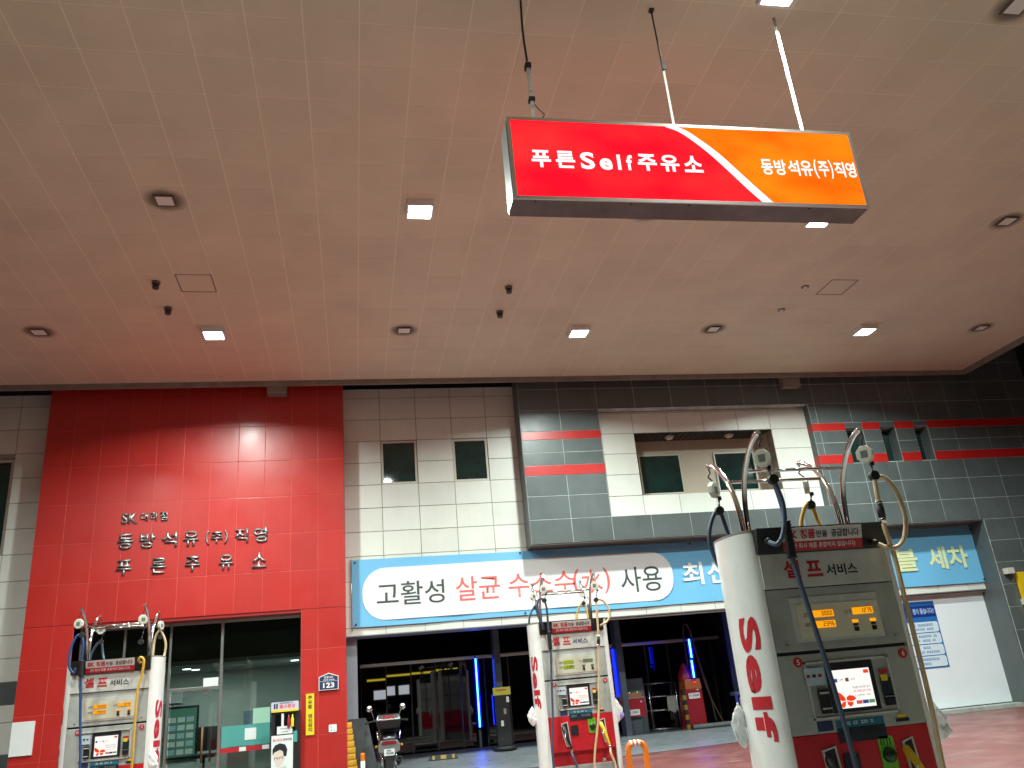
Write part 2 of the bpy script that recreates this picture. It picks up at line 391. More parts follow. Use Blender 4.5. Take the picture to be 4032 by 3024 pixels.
for k, (ar, x0, x1, y0, y1) in enumerate(cells):
    a, b, c, d = x0+.006, x1-.006, y0+.0055, y1-.0055
    if k < 300:
        key = round(d-c, 3)
        if key not in _cc: _cc[key] = mesh_from(MB().box(-(b-a)/2, (b-a)/2, -(d-c)/2, (d-c)/2, 0, .03), 'ceiling_panel', ceil_panel, .001)
        link('ceiling_panel', _cc[key], canopy, ((a+b)/2, (c+d)/2, CZ), (random.gauss(0, .0012), random.gauss(0, .0012), 0))
    else: rest.box(a, b, c, d, CZ, CZ+.03)
tag(obj('ceiling_panels', rest, ceil_panel, canopy), kind='stuff')
obj('edge_trim', MB().box(-16, 15.92, 17.6, 17.68, CZ-.11, 9.55), trim_brown, canopy, .01)
obj('edge_trim', MB().box(15.82, 15.92, -4, 17.598, CZ-.11, 9.55), trim_brown, canopy, .01)
for x0, x1, zb, y1 in ((-1.83, -1.41, 8.30, 17.99), (10.65, 11.13, 8.20, 17.88)):
    obj('bracket', MB().box(x0, x1, 17.684, y1, zb, CZ+.005), trim_brown, canopy, .01)
for x, y in ((TX0-3.5*TW-.3, 12.73), (TX0+16.5*TW-.3, 12.73)):
    x = TX0+TW*round((x-TX0)/TW); y = TY0+TD*round((y-TY0)/TD)
    mb = MB()
    for a in ((x+.005, x+.03, y+.02, y+.61), (x+.57, x+.595, y+.02, y+.61), (x+.005, x+.595, y+.005, y+.018), (x+.005, x+.595, y+.612, y+.63)):
        mb.box(a[0], a[1], a[2], a[3], CZ-.006, CZ+.002)
    obj('access_hatch', mb, mat('hatch_frame', (.30, .24, .20), .6), canopy)

# lights of the canopy
lamp_soot = mat('lamp_soot', (.16, .12, .095), .7); lamp_off = mat('lamp_off', (.80, .80, .74), .35)
def soot():
    m = bpy.data.materials.new('soot_stain'); m.use_nodes = True; nt = m.node_tree; n = nt.nodes; l = nt.links
    b = n['Principled BSDF']; b.inputs['Base Color'].default_value = (.10, .075, .06, 1); b.inputs['Roughness'].default_value = .9
    tc = n.new('ShaderNodeTexCoord'); g = n.new('ShaderNodeVectorMath'); g.operation = 'LENGTH'; l.new(tc.outputs['Object'], g.inputs[0])
    r = n.new('ShaderNodeMapRange'); r.interpolation_type = 'SMOOTHSTEP'; r.inputs[1].default_value = .12; r.inputs[2].default_value = .34; r.inputs[3].default_value = .62; r.inputs[4].default_value = 0
    l.new(g.outputs['Value'], r.inputs[0]); l.new(r.outputs[0], b.inputs['Alpha']); return m
soot_mat = soot()
def canopy_light(x, y, lit, label):
    t = thing('ceiling_light', label, 'ceiling light', (x, y, CZ), 0, 'lit canopy lights' if lit else 'unlit canopy lights')
    if lit:
        fr = MB()
        for a in ((-.20, .20, -.20, -.17), (-.20, .20, .17, .20), (-.20, -.17, -.17, .17), (.17, .20, -.17, .17)): fr.box(a[0], a[1], a[2], a[3], -.105, .004)
        obj('frame', fr, white_gloss, t)
        obj('diffuser', MB().box(-.168, .168, -.168, .168, -.09, .002), lamp_on, t)
        ld = bpy.data.lights.new('canopy_lamp', 'AREA'); ld.shape = 'SQUARE'; ld.size = .30; ld.energy = LAMP_W; ld.color = (.87, 1.0, .93); ld.spread = R(154)
        lo = bpy.data.objects.new('canopy_lamp', ld); COL.objects.link(lo); lo.parent = t; lo.location = (0, 0, -.112)
    else:
        obj('soot_stain', MB().add([(.36*math.cos(R(a)), .36*math.sin(R(a)), -.0025) for a in range(0, 360, 12)], [tuple(range(30))]), soot_mat, t)
        fr = MB()
        for a in ((-.135, .135, -.135, -.112), (-.135, .135, .112, .135), (-.135, -.112, -.112, .112), (.112, .135, -.112, .112)): fr.box(a[0], a[1], a[2], a[3], -.022, .004)
        obj('frame', fr, lamp_soot, t)
        obj('diffuser', MB().box(-.111, .111, -.111, .111, -.016, .002), lamp_off, t)
YR = (6.11, 10.56, 14.96)
for x, y, lit, lb in [
    (4.66, YR[0], 1, 'lit square canopy light at the top edge above the hanging sign'),
    (-2.54, YR[0], 1, 'lit square canopy light at the top left, just above the picture'),
    (1.06, YR[1], 1, 'lit square canopy light left of the hanging sign'),
    (7.66, YR[1], 1, 'lit square canopy light just under the right end of the hanging sign'),
    (-5.54, YR[1], 1, 'lit square canopy light beyond the left edge of the picture'),
    (14.26, YR[1], 1, 'lit square canopy light beyond the right edge of the picture'),
    (-2.54, YR[2], 1, 'lit square canopy light in front of the red wall'),
    (4.66, YR[2], 1, 'lit square canopy light in the far row, middle one of three'),
    (11.26, YR[2], 1, 'lit square canopy light in the far row, rightmost one'),
    (7.66, YR[0], 0, 'unlit canopy light in the top right corner'),
    (-2.54, YR[1], 0, 'unlit canopy light at upper left, level with the sign'),
    (4.66, YR[1], 0, 'unlit canopy light hidden behind the bottom of the hanging sign'),
    (11.26, YR[1], 0, 'unlit canopy light right of the hanging sign at the right edge'),
    (-5.6, YR[2], 0, 'unlit canopy light in the far row, leftmost at the picture edge'),
    (1.06, YR[2], 0, 'unlit canopy light in the far row above the red wall edge'),
    (7.66, YR[2], 0, 'unlit canopy light in the far row above the white balcony frame'),
    (14.26, YR[2], 0, 'unlit canopy light in the far row near the canopy corner')]:
    canopy_light(x, y, lit, lb)
det_grey = mat('detector_grey', (.17, .13, .11), .5); det_dark = mat('detector_dark', (.05, .042, .04), .45)
for x, y, kind, lb in ((-3.17, 13.0, 0, 'small dark cylindrical detector on ceiling, upper of the left pair'), (-3.17, 13.97, 0, 'small dark cylindrical detector on ceiling, lower of the left pair'),
      (2.86, 13.1, 0, 'small dark cylindrical detector below the sign, upper of the middle pair'), (2.86, 14.12, 0, 'small dark cylindrical detector below the sign, lower of the middle pair'),
      (8.76, 13.03, 1, 'small round white sprinkler beside the right hatch, upper one'), (8.78, 14.04, 1, 'small round white sprinkler near the right hatch, lower one')):
    t = thing('ceiling_detector', lb, 'detector', (x, y, CZ), 0, 'detectors on the canopy ceiling')
    if kind == 0:
        obj('collar', MB().cyl((0, 0, -.02), .068, .05, n=18), det_grey, t); obj('sensor', MB().cyl((0, 0, -.085), .052, .08, n=18), det_dark, t)
    else:
        obj('collar', MB().cyl((0, 0, -.006), .075, .02, n=18), MATS['lamp_soot'], t); obj('sensor', MB().lathe([(.05, -.01), (.05, -.035), (.025, -.05), (.0, -.05)], n=16), white_gloss, t)

# ================================================================== THE BUILDING
bld = thing('service_building', 'two storey service building clad in red, white and dark grey panels', 'building', (0, 18, 0))
bld.location = (0, 0, 0)
# ---- red wall
YR_ = 18.0
red = obj('red_wall', MB().box(-6.33, -5.42, 18.004, 18.46, .2, 3.6).box(-6.33, -.19, 18.004, 18.46, 3.612, 9.4).box(-1.09, -.19, 18.004, 18.46, .2, 3.6), joint_pink, bld)
cx = [-6.33]+[-.19-.56*k for k in range(10, -1, -1)]
rz = [3.61, 4.41, 5.21, 6.015, 6.82, 7.62, 8.42, 9.22]
for a, b in zip(cx, cx[1:]):
    for c, d in zip(rz, rz[1:]): tile(red, red_panel, a, b, c, d, YR_, 'red_tile', .010, .02, .0016)
for c, d in zip((.38, 1.18, 1.99, 2.81), (1.18, 1.99, 2.81, 3.61)):
    for a, b in ((-6.33, -5.79), (-5.79, -5.42), (-1.09, -.75), (-.75, -.19)): tile(red, red_panel, a, b, c, d, YR_, 'red_tile', .010, .02, .0016)
box('lintel', mat('red_lintel', (.30, .02, .02), .35), bld, -5.42, -1.09, 18.02, 18.5, 3.55, 3.61)
box('reveal', red_panel, bld, -5.45, -5.42, 18.02, 18.6, .38, 3.55)
box('reveal', red_panel, bld, -1.09, -1.06, 18.02, 18.6, .38, 3.55)

# ---- white wall
YW = 18.45
wx = [-.19, .65, 1.485, 2.32, 3.155, 3.99]; wz = [4.165, 4.70, 5.235, 5.767, 6.30, 6.82, 7.34, 7.86, 8.395, 8.63]
def wins(i, j): return (i in (1, 3)) and j in (4, 5)
whb = MB()
whb.box(-.19, .65, YW+.012, YW+.4, 3.03, 8.63); whb.box(1.485, 2.32, YW+.012, YW+.4, 4.16, 8.63); whb.box(3.155, 3.99, YW+.012, YW+.4, 4.16, 8.63)
for a, b in ((.65, 1.485), (2.32, 3.155)): whb.box(a, b, YW+.012, YW+.4, 4.16, 6.30); whb.box(a, b, YW+.012, YW+.4, 7.34, 8.63)
whb.box(.65, 15.6, YW+.0125, YW+.4, 3.03, 4.158)
whb.box(3.99, 15.6, YW+.012, YW+.4, 4.158, 4.70)
whw = obj('white_wall', whb, joint_brown, bld)
for i, (a, b) in enumerate(zip(wx, wx[1:])):
    for j, (c, d) in enumerate(zip(wz, wz[1:])):
        if not wins(i, j): tile(whw, white_panel, a, min(b, 3.98), c, d, YW, 'white_tile', .014)
wxl = [-.19+.8385*k for k in range(0, 20)]
for a, b in zip(wxl, wxl[1:]):
    if a > 15.5: continue
    b = min(b, 15.6)
    tile(whw, white_panel, a, b, 3.03, 3.195, YW, 'white_tile', .010)
    tile(whw, white_panel, a, b, 3.195, 3.64, YW, 'white_tile', .010)
    tile(whw, white_panel, a, b, 3.64, 4.165, YW, 'white_tile', .010)
    if a > 3.9: tile(whw, white_panel, a, b, 4.165, 4.70, YW, 'white_tile', .010)
def window(x0, x1, z0, z1, y, parent=bld, fw_=.035, depth=.06, glass=dark_glass, fm=None, mull=()):
    w = thing_part = link('window', None, parent)
    fm = fm or steel; f = MB()
    f.box(x0, x0+fw_, y, y+depth, z0, z1).box(x1-fw_, x1, y, y+depth, z0, z1).box(x0+fw_, x1-fw_, y, y+depth, z0, z0+fw_).box(x0+fw_, x1-fw_, y, y+depth, z1-fw_, z1)
    for mx_ in mull: f.box(mx_-.02, mx_+.02, y+.004, y+depth, z0+fw_, z1-fw_)
    obj('frame', f, fm, w); box('pane', glass, w, x0+fw_, x1-fw_, y+depth*.5, y+depth*.5+.012, z0+fw_, z1-fw_)
    return w
frame_beige = mat('frame_beige', (.56, .53, .47), .45)
for a, b in ((.65, 1.485), (2.32, 3.155)):
    window(a+.005, b-.005, 6.305, 7.335, YW+.03, fm=frame_beige, fw_=.05)
# ---- left white wall
lw = obj('white_wall', MB().box(-14, -7.06, YW+.012, YW+.4, .2, 5.1).box(-14, -7.06, YW+.012, YW+.4, 7.2, 8.63).box(-7.06, -6.33, YW+.012, YW+.4, .2, 8.63), joint_brown, bld)
lz = [8.63, 8.35, 7.83, 7.295, 6.755, 6.214, 5.67, 5.137, 4.597, 4.06, 3.54, 3.1, 2.66]
lx = [-6.33-.0, -7.06, -7.9, -8.74, -9.58, -10.4, -11.2, -12.0]
for b, a in zip(lx, lx[1:]):
    for d, c in zip(lz, lz[1:]):
        if a < -7.1 and 5.1 < c < 7.2: continue
        tile(lw, white_panel, a, b, c, d, YW, 'white_tile', .014)
    for c, d, m_ in ((2.24, 2.66, grey_panel), (1.92, 2.24, white_panel), (1.35, 1.92, white_panel), (.8, 1.35, grey_panel), (.3, .8, grey_panel)):
        tile(lw, m_, a, b, c, d, YW, 'white_tile' if m_ is white_panel else 'grey_tile', .014)
window(-9.6, -7.07, 5.14, 7.19, YW+.06, fm=frame_beige, fw_=.06, mull=(-8.3,))
# ---- grey block
YG = 17.9; k_ = 17.9/18
def gx(x): return x*k_
def g_z(z): return 1.6+(z-1.6)*k_
gxs = [gx(3.92+.957*k) for k in range(0, 16)]; gxs[0] = 3.885
X_END = gx(18.0); FL, FR = 5.80, 11.33       # white frame
zt = [g_z(z) for z in (4.68, 5.22, 5.76, 6.25, 6.48, 6.795, 7.11, 7.31, 7.84, 8.37, 8.9, 9.4)]
gb = MB()
gb.box(3.885, X_END, YG+.004, YW+.02, zt[8], 9.4)
gb.box(3.885, FL, YG+.004, YW+.02, zt[0], zt[8])
gb.box(FL, FR, YG+.004, YW+.02, zt[0], zt[1]-.02)
SL = [(gx(a), gx(b)) for a, b in ((12.29, 12.77), (13.27, 13.70), (14.24, 14.64))]
SZ0, SZ1 = g_z(6.26), g_z(7.18)
prev = FR
for a, b in SL: gb.box(prev, a, YG+.004, YW+.02, zt[0], zt[8]); gb.box(a, b, YG+.004, YW+.02, zt[0], SZ0); gb.box(a, b, YG+.004, YW+.02, SZ1, zt[8]); prev = b
gb.box(prev, X_END, YG+.004, YW+.02, zt[0], zt[8])
gb.box(gx(15.50), X_END, YG+.004, YW+.02, .2, zt[0])
gw = obj('grey_wall', gb, joint_pale, bld)
def stripe(j): return j in (3, 6)
zpairs = list(zip(zt, zt[1:]))
for j, (c, d) in enumerate(zpairs):
    for a, b in zip(gxs, gxs[1:]):
        m_ = red_stripe if stripe(j) else grey_panel; nm = 'red_strip' if stripe(j) else 'grey_tile'
        b = min(b, X_END)
        if j >= 8: tile(gw, grey_panel, a, b, c, d, YG, 'grey_tile', .012); continue
        segs = [(a, b)]
        if j >= 1: segs = [(p, q) for p, q in ((a, min(b, FL)), (max(a, FR), b)) if q-p > .02]
        cut = []
        for p, q in segs:
            if 2 < j < 7:
                for s0, s1 in SL:
                    if s0 < q and s1 > p:
                        if s0-p > .02: cut.append((p, s0))
                        p = max(p, s1)
                if q-p > .02: cut.append((p, q))
            else: cut.append((p, q))
        for p, q in cut: tile(gw, m_, p, q, c, d, YG-(.004 if stripe(j) else 0), nm, .002 if stripe(j) else .012)
for a, b in zip(gxs[12:], gxs[13:]):
    a = max(a, gx(15.50)); b = min(b, X_END)
    if b-a < .05: continue
    zz = [zt[0]-.533*q for q in range(0, 9)]
    for d, c in zip(zz, zz[1:]): tile(gw, grey_panel, a, b, max(c, .3), d, YG, 'grey_tile', .012)
for s0, s1 in SL:
    tile(gw, grey_panel, s0, s1, SZ1, zt[7], YG, 'grey_tile', .006)
    w = link('window', None, bld); box('pane', dark_glass, w, s0, s1, YG+.34, YG+.36, SZ0, SZ1)
    box('frame', grey_panel, w, s0+.001, s1-.001, YG+.30, YG+.338, SZ1-.04, SZ1)
    box('jamb', grey_panel, w, s1-.004, s1+.004, YG+.02, YG+.33, SZ0, SZ1)
sof = mat('soffit_dark', (.10, .08, .07), .5, var=.1)
box('soffit', sof, bld, 3.9, gx(15.5), YG+.02, YW+.011, zt[0]-.03, zt[0]-.002)
box('side_reveal', grey_panel, bld, 3.872, 3.884, YG+.006, YW-.002, zt[0]-.03, 9.4)
box('side_reveal', grey_panel, bld, gx(15.5)-.03, gx(15.5)-.001, YG+.02, YW+.3, .3, zt[0]-.031)
# ---- white balcony frame
YF = 18.15; kf = 18.15/18
fx = [FL*1.0, 6.66*kf, 7.56*kf, 8.48*kf, 9.38*kf, 10.25*kf, 11.46]; fz = [1.6+(z-1.6)*kf for z in (5.19, 5.68, 6.19, 6.70, 7.20, 7.705)]
OX0, OX1, OZ0, OZ1 = fx[1], fx[5], fz[1], fz[4]
fb = MB().box(FL+.001, OX0, YF+.012, YF+.3, fz[0], zt[8]-.001).box(OX1, FR+.2, YF+.012, YF+.3, fz[0], zt[8]-.001).box(OX0, OX1, YF+.012, YF+.3, fz[0], OZ0).box(OX0, OX1, YF+.012, YF+.3, OZ1, zt[8]-.001)
wf = obj('balcony_frame', fb, joint_brown, bld)
for i, (a, b) in enumerate(zip(fx, fx[1:])):
    for j, (c, d) in enumerate(zip(fz, fz[1:])):
        if 1 <= i <= 4 and 1 <= j <= 3: continue
        tile(wf, white_panel, max(a, FL+.01), min(b, FR+.12), c, d, YF, 'white_tile', .012)
    tile(wf, white_panel, max(a, FL+.01), min(b, FR+.12), fz[5], zt[8]-.01, YF, 'white_tile', .012)
box('frame_jamb', grey_panel, bld, FR-.004, FR+.004, YG+.03, YF-.004, fz[0], zt[8])
box('frame_jamb', red_stripe, bld, FR-.007, FR-.0035, YG+.004, YF-.006, zt[6], zt[7]); box('frame_jamb', red_stripe, bld, FR-.007, FR-.0035, YG+.004, YF-.006, zt[3], zt[4])
YB = 18.85; kb = YB/18.8
rec = MB().box(OX0-.02, OX1+.4, YB+.02, YB+.1, OZ0-.1, OZ1+.1).box(OX0-.08, OX0-.002, YF+.3, YB+.02, OZ0-.1, OZ1+.1).box(OX1+.002, OX1+.08, YF+.02, YB+.02, OZ0-.1, OZ1+.1).box(OX0-.08, OX1+.08, YF+.3, YB+.02, OZ0-.1, OZ0-.004)
obj('balcony_recess', rec, beige_wall, bld)
bs = obj('balcony_ceiling', MB().box(OX0, OX1, YF+.02, YB+.018, OZ1+.0, OZ1+.06), dark_soffit, bld)
for q in range(22):
    xx = OX0+.08+q*(OX1-OX0-.1)/22; box('slat', dark_metal, bs, xx, xx+.10, YF+.03, YB+.01, OZ1-.012, OZ1-.002)
for xx in (7.75, 9.35):
    d_ = link('dome_light', None, bld, (xx, 18.5, OZ1-.012)); obj('dome', MB().lathe([(.11, 0), (.105, -.03), (.08, -.06), (.04, -.075), (0, -.08)], n=20), frame_beige, d_); obj('base_ring', MB().cyl((0, 0, -.003), .125, .012), steel, d_)
for a, b in ((6.97, 8.06), (8.97, 10.06)): window(a*kb, b*kb, 1.6+(5.86-1.6)*kb, 1.6+(6.86-1.6)*kb, YB-.03, fm=frame_beige, fw_=.03, depth=.045)

# ---- car wash opening under the banner
box('wash_soffit', pier_paint, bld, -.19, 15.6, YW+.004, 19.25, 3.02, 3.029)
box('wash_soffit_edge', trim_brown, bld, 4.5, 15.55, 18.50, 18.60, 2.97, 3.019)
obj('pier', MB().box(-.19, .035, 18.70, 19.24, .4, 3.018), pier_paint, bld, .006)
for x0, x1 in ((3.20, 3.35), (6.21, 6.35), (9.21, 9.37)):
    obj('column', MB().box(x0, x1, 20.1, 20.46, .42, 4.39), post_paint, bld, .006)
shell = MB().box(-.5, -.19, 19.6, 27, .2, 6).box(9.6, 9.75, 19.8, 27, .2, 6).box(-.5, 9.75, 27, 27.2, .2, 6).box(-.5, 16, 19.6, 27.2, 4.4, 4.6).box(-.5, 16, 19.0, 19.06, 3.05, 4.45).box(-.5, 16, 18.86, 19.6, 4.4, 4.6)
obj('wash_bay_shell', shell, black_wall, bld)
YD = 21.8
door_frame = mat('door_frame', (.09, .09, .088), .4, metal=.6)
tr = obj('door_track', MB().box(.10, 9.6, YD-.06, YD+.06, 2.52, 2.60), steel, bld, .01)
for q in range(16):
    a = .12+q*.615; b = min(a+.605, 9.58)
    if a > 9.4: break
    d_ = link('folding_door', None, bld, ((a+b)/2, YD, 0), (random.gauss(0, .004), 0, random.gauss(0, .006)))
    h = (b-a)/2
    box('glass_panel', door_glass, d_, -h+.011, h-.011, -.008, .008, .50, 2.50)
    f = MB().box(-h, -h+.011, -.014, .014, .47, 2.51).box(h-.011, h, -.014, .014, .47, 2.51); obj('frame', f, door_frame, d_)
# ---- white wash panel on the right
wp = box('wash_panel', mat('wash_panel_white', (.77, .81, .86), .35, var=.04, vscale=.7), bld, 10.6, 15.58, 18.62, 18.68, .42, 3.0)
box('panel_skirting', black_plastic, bld, 9.6, 15.6, 18.60, 18.70, .30, .419)
box('panel_edge', grey_panel, bld, 10.5, 10.599, 18.58, 19.6, .42, 3.0)
obj('downpipe', MB().tube([(15.66, 18.3, .35), (15.66, 18.3, 3.05)], .035, 12), mat('pipe_grey', (.10, .12, .12), .35, metal=.4), bld)

# ---- the office behind glass
of = MB().box(-5.6, -1.0, 22.0, 22.1, .3, 3.7).box(-5.75, -5.6, 18.6, 22.1, .3, 3.7).box(-1.0, -.85, 18.6, 22.1, .3, 3.7)
off_wall = mat('office_wall', (.55, .58, .55), .7, var=.05)
obj('office_walls', of, off_wall, bld)
box('office_ceiling', mat('office_ceiling', (.30, .31, .30), .7), bld, -5.6, -1.0, 18.62, 22.0, 2.72, 2.8)
box('office_floor', dark_floor, bld, -5.75, -.85, 18.02, 22.1, .3, .46)
box('office_upper_panel', black_wall, bld, -5.6, -1.0, 18.66, 18.7, 2.8, 3.56)
yg = 18.5
gl = link('glass_front', None, bld)
for a, b, c, d in ((-5.41, -4.6, .5, 3.54), (-4.56, -3.72, .5, 3.54), (-3.68, -2.72, 2.27, 3.54), (-2.66, -1.10, .5, 3.54)): box('pane', office_glass, gl, a, b, yg, yg+.012, c, d)
fr = MB()
for a in (-5.42, -4.6, -3.72, -2.72, -1.12): fr.box(a, a+(.045 if a != -2.72 else .055), yg-.03, yg+.04, .46, 3.55)
fr.box(-5.42, -1.09, yg-.03, yg+.04, 3.50, 3.549).box(-3.675, -2.721, yg-.028, yg+.038, 2.225, 2.28)
obj('frame', fr, steel, gl, .004)
dr = link('glass_door', None, bld)
box('pane', office_glass, dr, -3.66, -2.74, yg+.1, yg+.112, .5, 2.22)
for s in (0, 1): obj('handle', MB().tube([(-3.02+s*.14, yg+.04+s*.12, .86), (-3.02+s*.14, yg+.04+s*.12, 1.52)], .02, 10), wood, dr)
obj('door_closer', MB().box(-3.05, -2.95, yg+.03, yg+.08, 2.14, 2.22), steel, dr, .006)
box('frosted_band', teal_film, gl, -2.64, -1.72, yg-.006, yg-.002, 1.10, 1.485)
bnd = MB(); 
box('stripe_band', red_ink, gl, -2.66, -1.72, yg-.006, yg-.002, 1.00, 1.085)
for a in (-2.3, -1.86): box('stripe_gap', white_ink, gl, a, a+.13, yg-.009, yg-.0065, 1.005, 1.08)
for x, y in ((-3.62, 19.9), (-3.52, 20.4), (-1.33, 19.8)):
    t = link('downlight', None, bld, (x, y, 2.72)); obj('diffuser', MB().cyl((0, 0, -.006), .085, .012, n=24), off_lamp, t)
    ld = bpy.data.lights.new('office_lamp', 'AREA'); ld.shape = 'DISK'; ld.size = .16; ld.energy = 27; ld.color = (.93, 1, .98)
    lo = bpy.data.objects.new('office_lamp', ld); COL.objects.link(lo); lo.parent = t; lo.location = (0, 0, -.03)
t = thing('notice_board', 'dark framed green notice board with photographs inside the office', 'notice board', (-4.0, 21.95, 0))
box('frame', black_plastic, t, -.42, .33, -.03, .03, .85, 2.0); box('sheet', mat('board_green', (.12, .30, .22), .6), t, -.38, .29, -.036, -.031, .9, 1.95)
for i in range(3):
    for j in range(5): box('photo', paper if (i+j) % 3 else pale_blue, t, -.33+i*.2, -.17+i*.2, -.041, -.037, .95+j*.175, 1.06+j*.175)
t = tag(box('white_notice', paper, None, -4.5, -4.05, 21.9, 21.93, 2.08, 2.42), 'white notice sheet above the green board inside the office', 'notice')
t = thing('office_chair', 'black office chair behind the glass door of the office', 'chair', (-3.3, 20.6, .46))
obj('seat', MB().box(-.25, .25, -.25, .25, .42, .5), black_plastic, t, .03); obj('backrest', MB().box(-.24, .24, .2, .27, .55, 1.05), black_plastic, t, .03)
obj('stem', MB().cyl((0, 0, .25), .03, .36), dark_metal, t); obj('base', MB().box(-.28, .28, -.03, .03, .03, .07).box(-.03, .03, -.28, .28, .0, .065), dark_metal, t)
t = thing('service_counter', 'pale service counter behind the frosted band in the office', 'counter', (-2.0, 20.8, .46))
obj('body', MB().box(-.8, .7, -.3, .3, 0, .95), mat('counter_wood', (.30, .30, .27), .5), t, .01); obj('top', MB().box(-.85, .75, -.35, .35, .951, .99), mat('counter_top', (.12, .12, .12), .4), t, .006)
obj('goods', MB().box(-.5, -.3, -.1, .1, .991, 1.3).box(-.1, .2, -.1, .1, .991, 1.25), mat('goods_blue', (.15, .22, .32), .5, var=.3, vscale=20), t)
tag(box('door_notice', paper, None, -3.03, -2.74, yg-.036, yg-.031, 2.27, 2.435), 'small white notice sheet stuck above the glass door', 'notice')
tag(box('green_poster', mat('poster_green', (.34, .58, .44), .6), None, -2.05, -1.72, yg-.012, yg-.0075, 1.49, 1.78), 'pale green sheet on the office glass above the frosted band', 'poster')
tag(box('glass_sticker', paper, None, -2.2, -1.98, yg-.0135, yg-.0095, 1.2, 1.42), 'white sticker on the frosted band of the office glass', 'sticker')

# ================================================================== THINGS ON THE FACADE
def wall_line(name, label, items, side):
    t = thing(name, label, 'lettering', (0, 0, 0), 0, 'raised metal lettering on the red wall')
    for s, x0, x1, z0, z1, b in items: text(s, x0, x1, z0, z1, 17.968, silver_letter, t, b*.6, .026, 'letter', side=letter_side)
    return t
wall_line('wall_lettering', 'small raised silver letters reading SK 대리점, top line on red wall', [('SK', -4.70, -4.40, 5.57, 5.79, .03), ('대', -4.33, -4.19, 5.61, 5.79, .02), ('리', -4.14, -4.02, 5.61, 5.79, .02), ('점', -3.96, -3.81, 5.60, 5.79, .03)], 0)
ch = '동방석유'; items = []
for i, c in enumerate(ch): items.append((c, -4.745+i*.425, -4.745+i*.425+.30, 5.045, 5.355, .025))
items += [('(', -3.03, -2.96, 5.055, 5.335, .02), ('주', -2.93, -2.69, 5.07, 5.31, .025), (')', -2.66, -2.59, 5.055, 5.335, .02), ('직', -2.45, -2.18, 5.05, 5.35, .025), ('영', -2.07, -1.79, 5.045, 5.36, .03)]
wall_line('wall_lettering', 'raised silver letters reading 동방석유 (주) 직영, middle line on red wall', items, 0)
wall_line('wall_lettering', 'widely spaced silver letters reading 푸른주유소, bottom line on red wall', [(c, -4.73+i*.66, -4.73+i*.66+.29, 4.515, 4.825, .025) for i, c in enumerate('푸른주유소')], 0)

YBn = 18.40
bn = thing('banner', 'long pale blue fabric banner with white oval and Korean lettering', 'banner', (0, 0, 0))
mb = MB(); nx, nz = 90, 6
X0, X1, Z0, Z1 = -.05, 15.43, 3.2, 4.62
vs = []; fs = []
for j in range(nz+1):
    for i in range(nx+1):
        u = i/nx; v = j/nz; x = X0+(X1-X0)*u; z = Z0+(Z1-Z0)*v+.012*math.sin(u*21)*(v-.5)-.03*u*v
        vs.append((x, YBn+.010+.007*math.sin(x*2.3+z)+.005*math.sin(x*5.1-z*3), z))
for j in range(nz):
    for i in range(nx): a = j*(nx+1)+i; fs.append((a, a+1, a+nx+2, a+nx+1))
mb.add(vs, fs, True); obj('fabric', mb, blue_print, bn)
obj('oval', MB().prism(rrect(.17, 7.26, 3.315, 4.42, .5, 10), YBn-.008, YBn-.0055), white_print, bn)
ty = YBn-.011
for s, x0, x1, z0, z1, m_ in (('고활성', .47, 1.94, 3.60, 4.10, grey_ink), ('살균', 2.19, 3.18, 3.60, 4.12, pink_ink), ('수소수', 3.37, 4.90, 3.60, 4.11, pink_ink), ('(', 4.86, 5.02, 3.55, 4.13, pink_ink), ('水', 5.05, 5.55, 3.58, 4.10, pink_ink), (')', 5.58, 5.73, 3.55, 4.13, pink_ink), ('사용', 5.98, 6.98, 3.53, 4.10, grey_ink)):
    text(s, x0, x1, z0, z1, ty, m_, bn, .006)
text('최신', 7.5, 8.63, 3.6, 4.12, ty, white_ink, bn, .02)
text('버블', 12.35, 13.66, 3.57, 4.12, ty, yellow_ink, bn, .03); text('세차', 13.96, 15.08, 3.57, 4.12, ty, yellow_ink, bn, .03)
for x, z in ((.02, 4.56), (.02, 3.26), (15.37, 4.5), (15.37, 3.26), (3.7, 4.57), (7.8, 4.56), (3.7, 3.25), (9.1, 3.24)): obj('eyelet', MB().cyl((x, YBn-.004, z), .022, .02, 'y', 12), dark_metal, bn)
obj('pole', MB().tube([(-.06, YBn+.02, 3.12), (-.06, YBn+.02, 4.64)], .012, 8), steel, bn)

t = thing('number_plate', 'navy five sided building number plate reading 123 on red wall', 'sign', (0, 0, 0))
obj('border', MB().prism([(-.735, 1.995), (-.345, 1.995), (-.345, 2.25), (-.54, 2.32), (-.735, 2.25)], 17.955, 17.995), white_gloss, t)
obj('plate', MB().prism([(-.72, 2.01), (-.36, 2.01), (-.36, 2.24), (-.54, 2.302), (-.72, 2.24)], 17.95, 17.9545), navy_plate, t)
text('123', -.65, -.43, 2.035, 2.135, 17.947, white_ink, t, .03); text('충렬대로', -.63, -.45, 2.215, 2.258, 17.947, white_ink, t, .01); dashes(-.66, -.42, 2.178, 2.198, 17.947, white_ink, t)
box('divider', white_ink, t, -.715, -.365, 17.947, 17.9495, 2.16, 2.165)
t = thing('engine_off_sign', 'narrow vertical yellow sign with black Korean letters on red wall', 'sign', (0, 0, 0))
obj('plate', MB().box(-.985, -.825, 17.975, 17.995, 1.19, 1.955), yellow_vinyl, t)
for i, c in enumerate('주유중 엔진정지'):
    if c != ' ': text(c, -.945, -.865, 1.845-i*.085, 1.915-i*.085, 17.971, black_ink, t, .012)
t = thing('wall_sticker', 'small square white notice sticker low on the red wall', 'sticker', (0, 0, 0))
